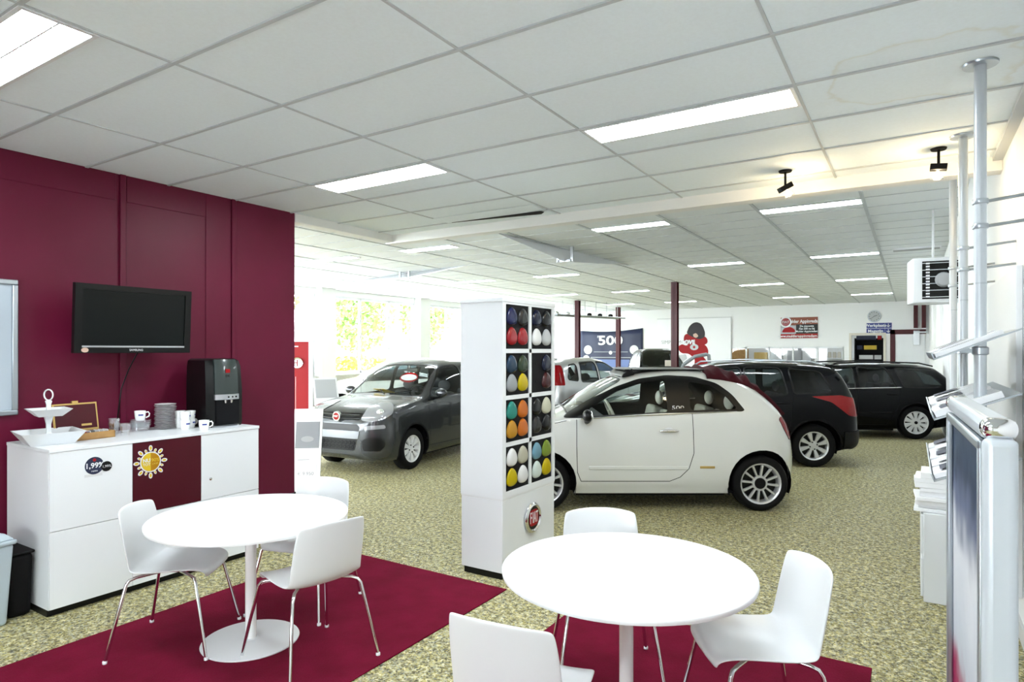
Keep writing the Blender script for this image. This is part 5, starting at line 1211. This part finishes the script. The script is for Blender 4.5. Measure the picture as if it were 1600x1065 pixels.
# clock
cxk, czk = XB(1366), ZB(1366, 494)
ck = empty('wall_clock', (cxk, YB - .03, czk), 0, 'round pale wall clock above the blue signs', 'clock')
X = Matrix.Rotation(PI / 2, 4, 'X')
MB().lathe([(.20, -.02), (.23, -.02), (.235, .01), (.225, .03), (.205, .03), (.20, .015)], 40, X, cap=False).build('rim', 'alu', ck)
MB().lathe([(.001, .01), (.205, .01), (.205, -.02)], 36, X).build('dial', 's_lightgrey', ck)
b = MB()
for k in range(12):
    a_ = PI * k / 6; b.box(-.008, .008, -.014, -.0105, .155, .19, 0, Matrix.Rotation(a_, 4, 'Y'))
b.build('hour_marks', 'black', ck)
MB().box(-.006, .006, -.018, -.014, -.02, .17, 0, Matrix.Rotation(math.radians(230), 4, 'Y')).build('minute_hand', 'black', ck); MB().box(-.008, .008, -.018, -.014, -.02, .11, 0, Matrix.Rotation(math.radians(70), 4, 'Y')).build('hour_hand', 'black', ck)
# blue direction signs
for k, (t_, ya, yb) in enumerate((('Werkplaats', 504.3, 512.3), ('Magazijn', 512.9, 521))):
    a, b_ = XB(1354), XB(1393.5); z0, z1 = ZB(1374, yb), ZB(1374, ya); w2 = (b_ - a) / 2; h = z1 - z0
    e = empty('direction_sign', ((a + b_) / 2, YB - .02, z0), 0, 'blue sign reading %s with a down arrow, %s of the two' % (t_, 'upper' if k == 0 else 'lower'), 'sign', 'blue direction signs')
    MB().box(-w2, w2, -.008, .01, 0, h).build('board', 'blue_sign', e)
    text('sign_text', t_, .155, (-w2 * .28, -.010, h / 2), (1, 0, 0), (0, 0, 1), 'white', e, .001, bold=.004)
    MB().box(w2 * .46, w2 * .47, -.01, -.008, 0, h).box(w2 * .73 - .01, w2 * .73 + .01, -.011, -.008, h * .2, h * .85).prism([(w2 * .73 - .07, h * .48), (w2 * .73, h * .16), (w2 * .73 + .07, h * .48), (w2 * .73 + .05, h * .52), (w2 * .73, h * .28), (w2 * .73 - .05, h * .52)], -.011, -.008, 'y').build('arrow', 'white', e)
# parts shelves beyond the doorway, office things
sh = empty('parts_rack', (-1.5, 30.0, 0), 0, 'dark storage rack with coloured boxes seen through the doorway', 'rack')
b = MB()
for x in (-.5, .5): b.box(x - .02, x + .02, -.2, .2, 0, 2.2)
for z in (.5, .9, 1.3, 1.7, 2.1): b.box(-.5, .5, -.2, .2, z, z + .03)
b.box(-.5, .5, .18, .2, 0, 2.2); b.build('frame', 'dark', sh)
for k, (z, x, w_, m_, n_) in enumerate(((2.13, -.1, .7, 'navy', 'navy'), (1.73, .05, .45, 'yellow', 'yellow'), (1.33, -.1, .5, 'paper', 'white'), (1.33, .32, .25, 'light_grey', 'light grey'), (.93, 0, .8, 'paper', 'white long'), (1.73, -.33, .2, 'navy', 'small navy'), (2.13, .38, .15, 'red', 'small red'))):
    tag(MB().box(-w_ / 2, w_ / 2, -.15, .15, 0, .17).build('storage_box', m_, loc=(-1.5 + x, 29.95, z + .001), bevel=.01), n_ + ' box on the dark storage rack behind the doorway', 'box', 'boxes on the parts rack')
rn = random.Random(9)
sx = empty('office_shelf', (-3.1, 33.5, 0), 0, 'white wall shelf with jars seen through the right office pane', 'shelf')
MB().box(-1.1, 1.0, -.12, .28, 1.30, 1.34).box(-1.1, 1.0, -.12, .28, .3, .34).box(-1.1, -1.05, -.1, .28, 0, 1.34).build('boards', 'white', sx)
for k in range(4): tag(MB().lathe([(.001, 0), (.08, 0), (.08, .25), (.05, .28), (.001, .28)], 14).build('jar', 'cream', loc=(-3.5 + .2 * k, 33.45, 1.341)), 'cream coloured jar on the office shelf', 'jar', 'jars on the office shelf')
tag(MB().box(-.35, .35, -.25, .25, 0, .05).box(-.3, .3, -.2, .2, .05, .42).build('office_machine', 'grey', loc=(-3.7, 31.5, .76), bevel=.02), 'grey machine on the desk behind the right office pane', 'printer')
dk = empty('desk', (-4.6, 31.5, 0), 0, 'pale desk behind the office panes', 'desk'); MB().box(-1.4, 1.4, -.35, .35, .72, .755).build('desktop', 'cream', dk)
for x in (-1.35, 1.35): MB().box(x - .03, x + .03, -.33, .33, 0, .72).build('leg', 'grey', dk)
for (x, w_, h_, m_, lb) in ((-7.2, .7, 1.8, 'wood', 'brown cupboard behind the left office pane'), (-6.2, .6, 1.6, 'gold', 'brown and gold rack behind the second office pane'), (-5.3, .08, 1.9, 'grey', 'thin grey post behind the office panes'), (-4.7, .6, 1.8, 'grey', 'grey cupboard behind the middle office panes')):
    e = empty('cupboard' if w_ > .1 else 'office_post', (x, 32.6, 0), 0, lb, 'cupboard' if w_ > .1 else 'post')
    MB().box(-w_ / 2, w_ / 2, -.25, .25, 0, h_).build('body', m_, e, bevel=.01)
    if w_ > .1:
        for s2 in (-1, 1): MB().box(s2 * w_ / 4 - w_ / 4 + .01, s2 * w_ / 4 + w_ / 4 - .01, -.27, -.25, .1, h_ - .05).build('door', m_, e)
for (dx, r, lb) in ((-7.55, .14, 'larger round red sticker on the left office pane'), (-7.15, .10, 'smaller round red sticker on the left office pane')):
    o = MB().prism(circ(0, 0, r, 24), -.004, 0, 'y').build('window_sticker', 'tail_red', loc=(dx, YB + .044, 1.50 if r > .12 else 1.46)); tag(o, lb, 'sticker')
    MB().box(-r * .7, r * .7, -.006, -.004, -.03, .03).build('sticker_band', 'paper', o)
# cable rail with clamps hanging under the ceiling, far left of the back wall
q0, q1 = P(868, 492, 3.2), P(980, 497, 3.15)
q0 = K(1.7, 24.0, 3.05); q1 = K(4.5, 25.2, 2.98)
dr = (q1 - q0)
rl = empty('lighting_rail', tuple(q0), 0, 'thin white ceiling rail with small dark lamps near the back wall', 'lamp rail')
nn = Vector((-dr.y, dr.x, 0)).normalized() * .5
MB().tube([(0, 0, 0), tuple(dr)], .03, 8).tube([tuple(nn), tuple(dr + nn)], .03, 8).build('rail', 'alu', rl)
for k in range(6):
    c = dr * (.08 + .16 * k); MB().tube([tuple(c), (c.x, c.y, ZF - q0.z - .01)], .012, 6).build('hanger', 'alu', rl)
    c2 = c + nn; MB().ell((c2.x, c2.y, c2.z + .10), (.10, .08, .07), 8).build('lamp_head', 'dark' if k > 2 else 'steel', rl)
# grey tubular hoop standing behind the white car
q = K(3.55, 12.3); hp = empty('hoop_stand', (q.x, q.y, 0), TH, 'grey padded hoop rising behind the folded maroon soft top', 'stand')
MB().tube([(-.32, 0, .02), (-.32, 0, 1.20), (-.22, 0, 1.42), (.0, 0, 1.58), (.22, 0, 1.62), (.27, 0, 1.60), (.28, 0, 1.5), (.28, 0, .02)], .035, 12).build('hoop', 's_silver', hp)
MB().tube([(-.32, .0, .02), (-.32, .3, .02)], .03).tube([(.28, 0, .02), (.28, .3, .02)], .03).build('foot', 's_silver', hp)
# ------------------------------------------------------------------ outside
struct('ground', MB().box(-80, 60, -60, 80, -.35, -.13), 'light_grey')
rn = random.Random(21)
def tree(x, y, h, r, lb, m='leaf'):
    e = empty('tree', (x, y, -.13), 0, lb, 'tree', 'trees outside the windows')
    MB().tube([(0, 0, 0), (.1, 0, h * .4), (0, .1, h * .8)], [.2, .14, .05], 8).build('trunk', 'bark', e)
    b = MB()
    for k in range(1700):
        u, t = rn.uniform(-1, 1), rn.uniform(0, 2 * PI); q = rn.random() ** .4; s = math.sqrt(1 - u * u)
        c = Vector((r * q * s * math.cos(t), r * q * s * math.sin(t), h * .62 + h * .40 * q * u)); a = Vector((rn.uniform(-1, 1), rn.uniform(-1, 1), rn.uniform(-1, 1))).normalized() * .16; d_ = a.orthogonal().normalized() * .11
        b.add([c - a, c + d_, c + a, c - d_], [(0, 1, 2, 3)])
    b.build('foliage', m, e, fix=False, smooth=False)
tree(-27, 13.5, 8, 3.0, 'leafy green tree outside the leftmost window'); tree(-29, 20.5, 8.5, 2.6, 'tall green tree outside the first window bay')
tree(-27, 26.2, 7.5, 2.2, 'yellow-green tree outside the second window bay'); tree(-26.5, 31.5, 8, 1.8, 'narrow green tree outside the second window bay')
for (x, y, sx_, sy_, h_, lb) in ((-38, 22, 5, 5, 3.0, 'pale house with a gable roof outside the first window bay'), (-36, 34, 4, 4, 3.2, 'pale house with a gable roof outside the second window bay')):
    e = empty('house', (x, y, -.13), 0, lb, 'house'); MB().box(-sx_, sx_, -sy_, sy_, 0, h_).build('walls', 'white', e)
    MB().prism([(-sy_ - .4, h_), (sy_ + .4, h_), (0, h_ + 3)], -sx_ - .3, sx_ + .3, 'x').build('roof', 'light_grey', e)
hg = MB(); 
for k in range(1500):
    c = Vector((-23 + rn.uniform(-.4, .4), rn.uniform(15, 24), rn.uniform(-.1, 1.4))); a = Vector((rn.uniform(-1, 1), rn.uniform(-1, 1), rn.uniform(-1, 1))).normalized() * .12; d_ = a.orthogonal().normalized() * .10
    hg.add([c - a, c + d_, c + a, c - d_], [(0, 1, 2, 3)])
tag(hg.build('hedge', 'leaf_y', fix=False, smooth=False), 'yellow flowering hedge outside the windows', 'hedge')
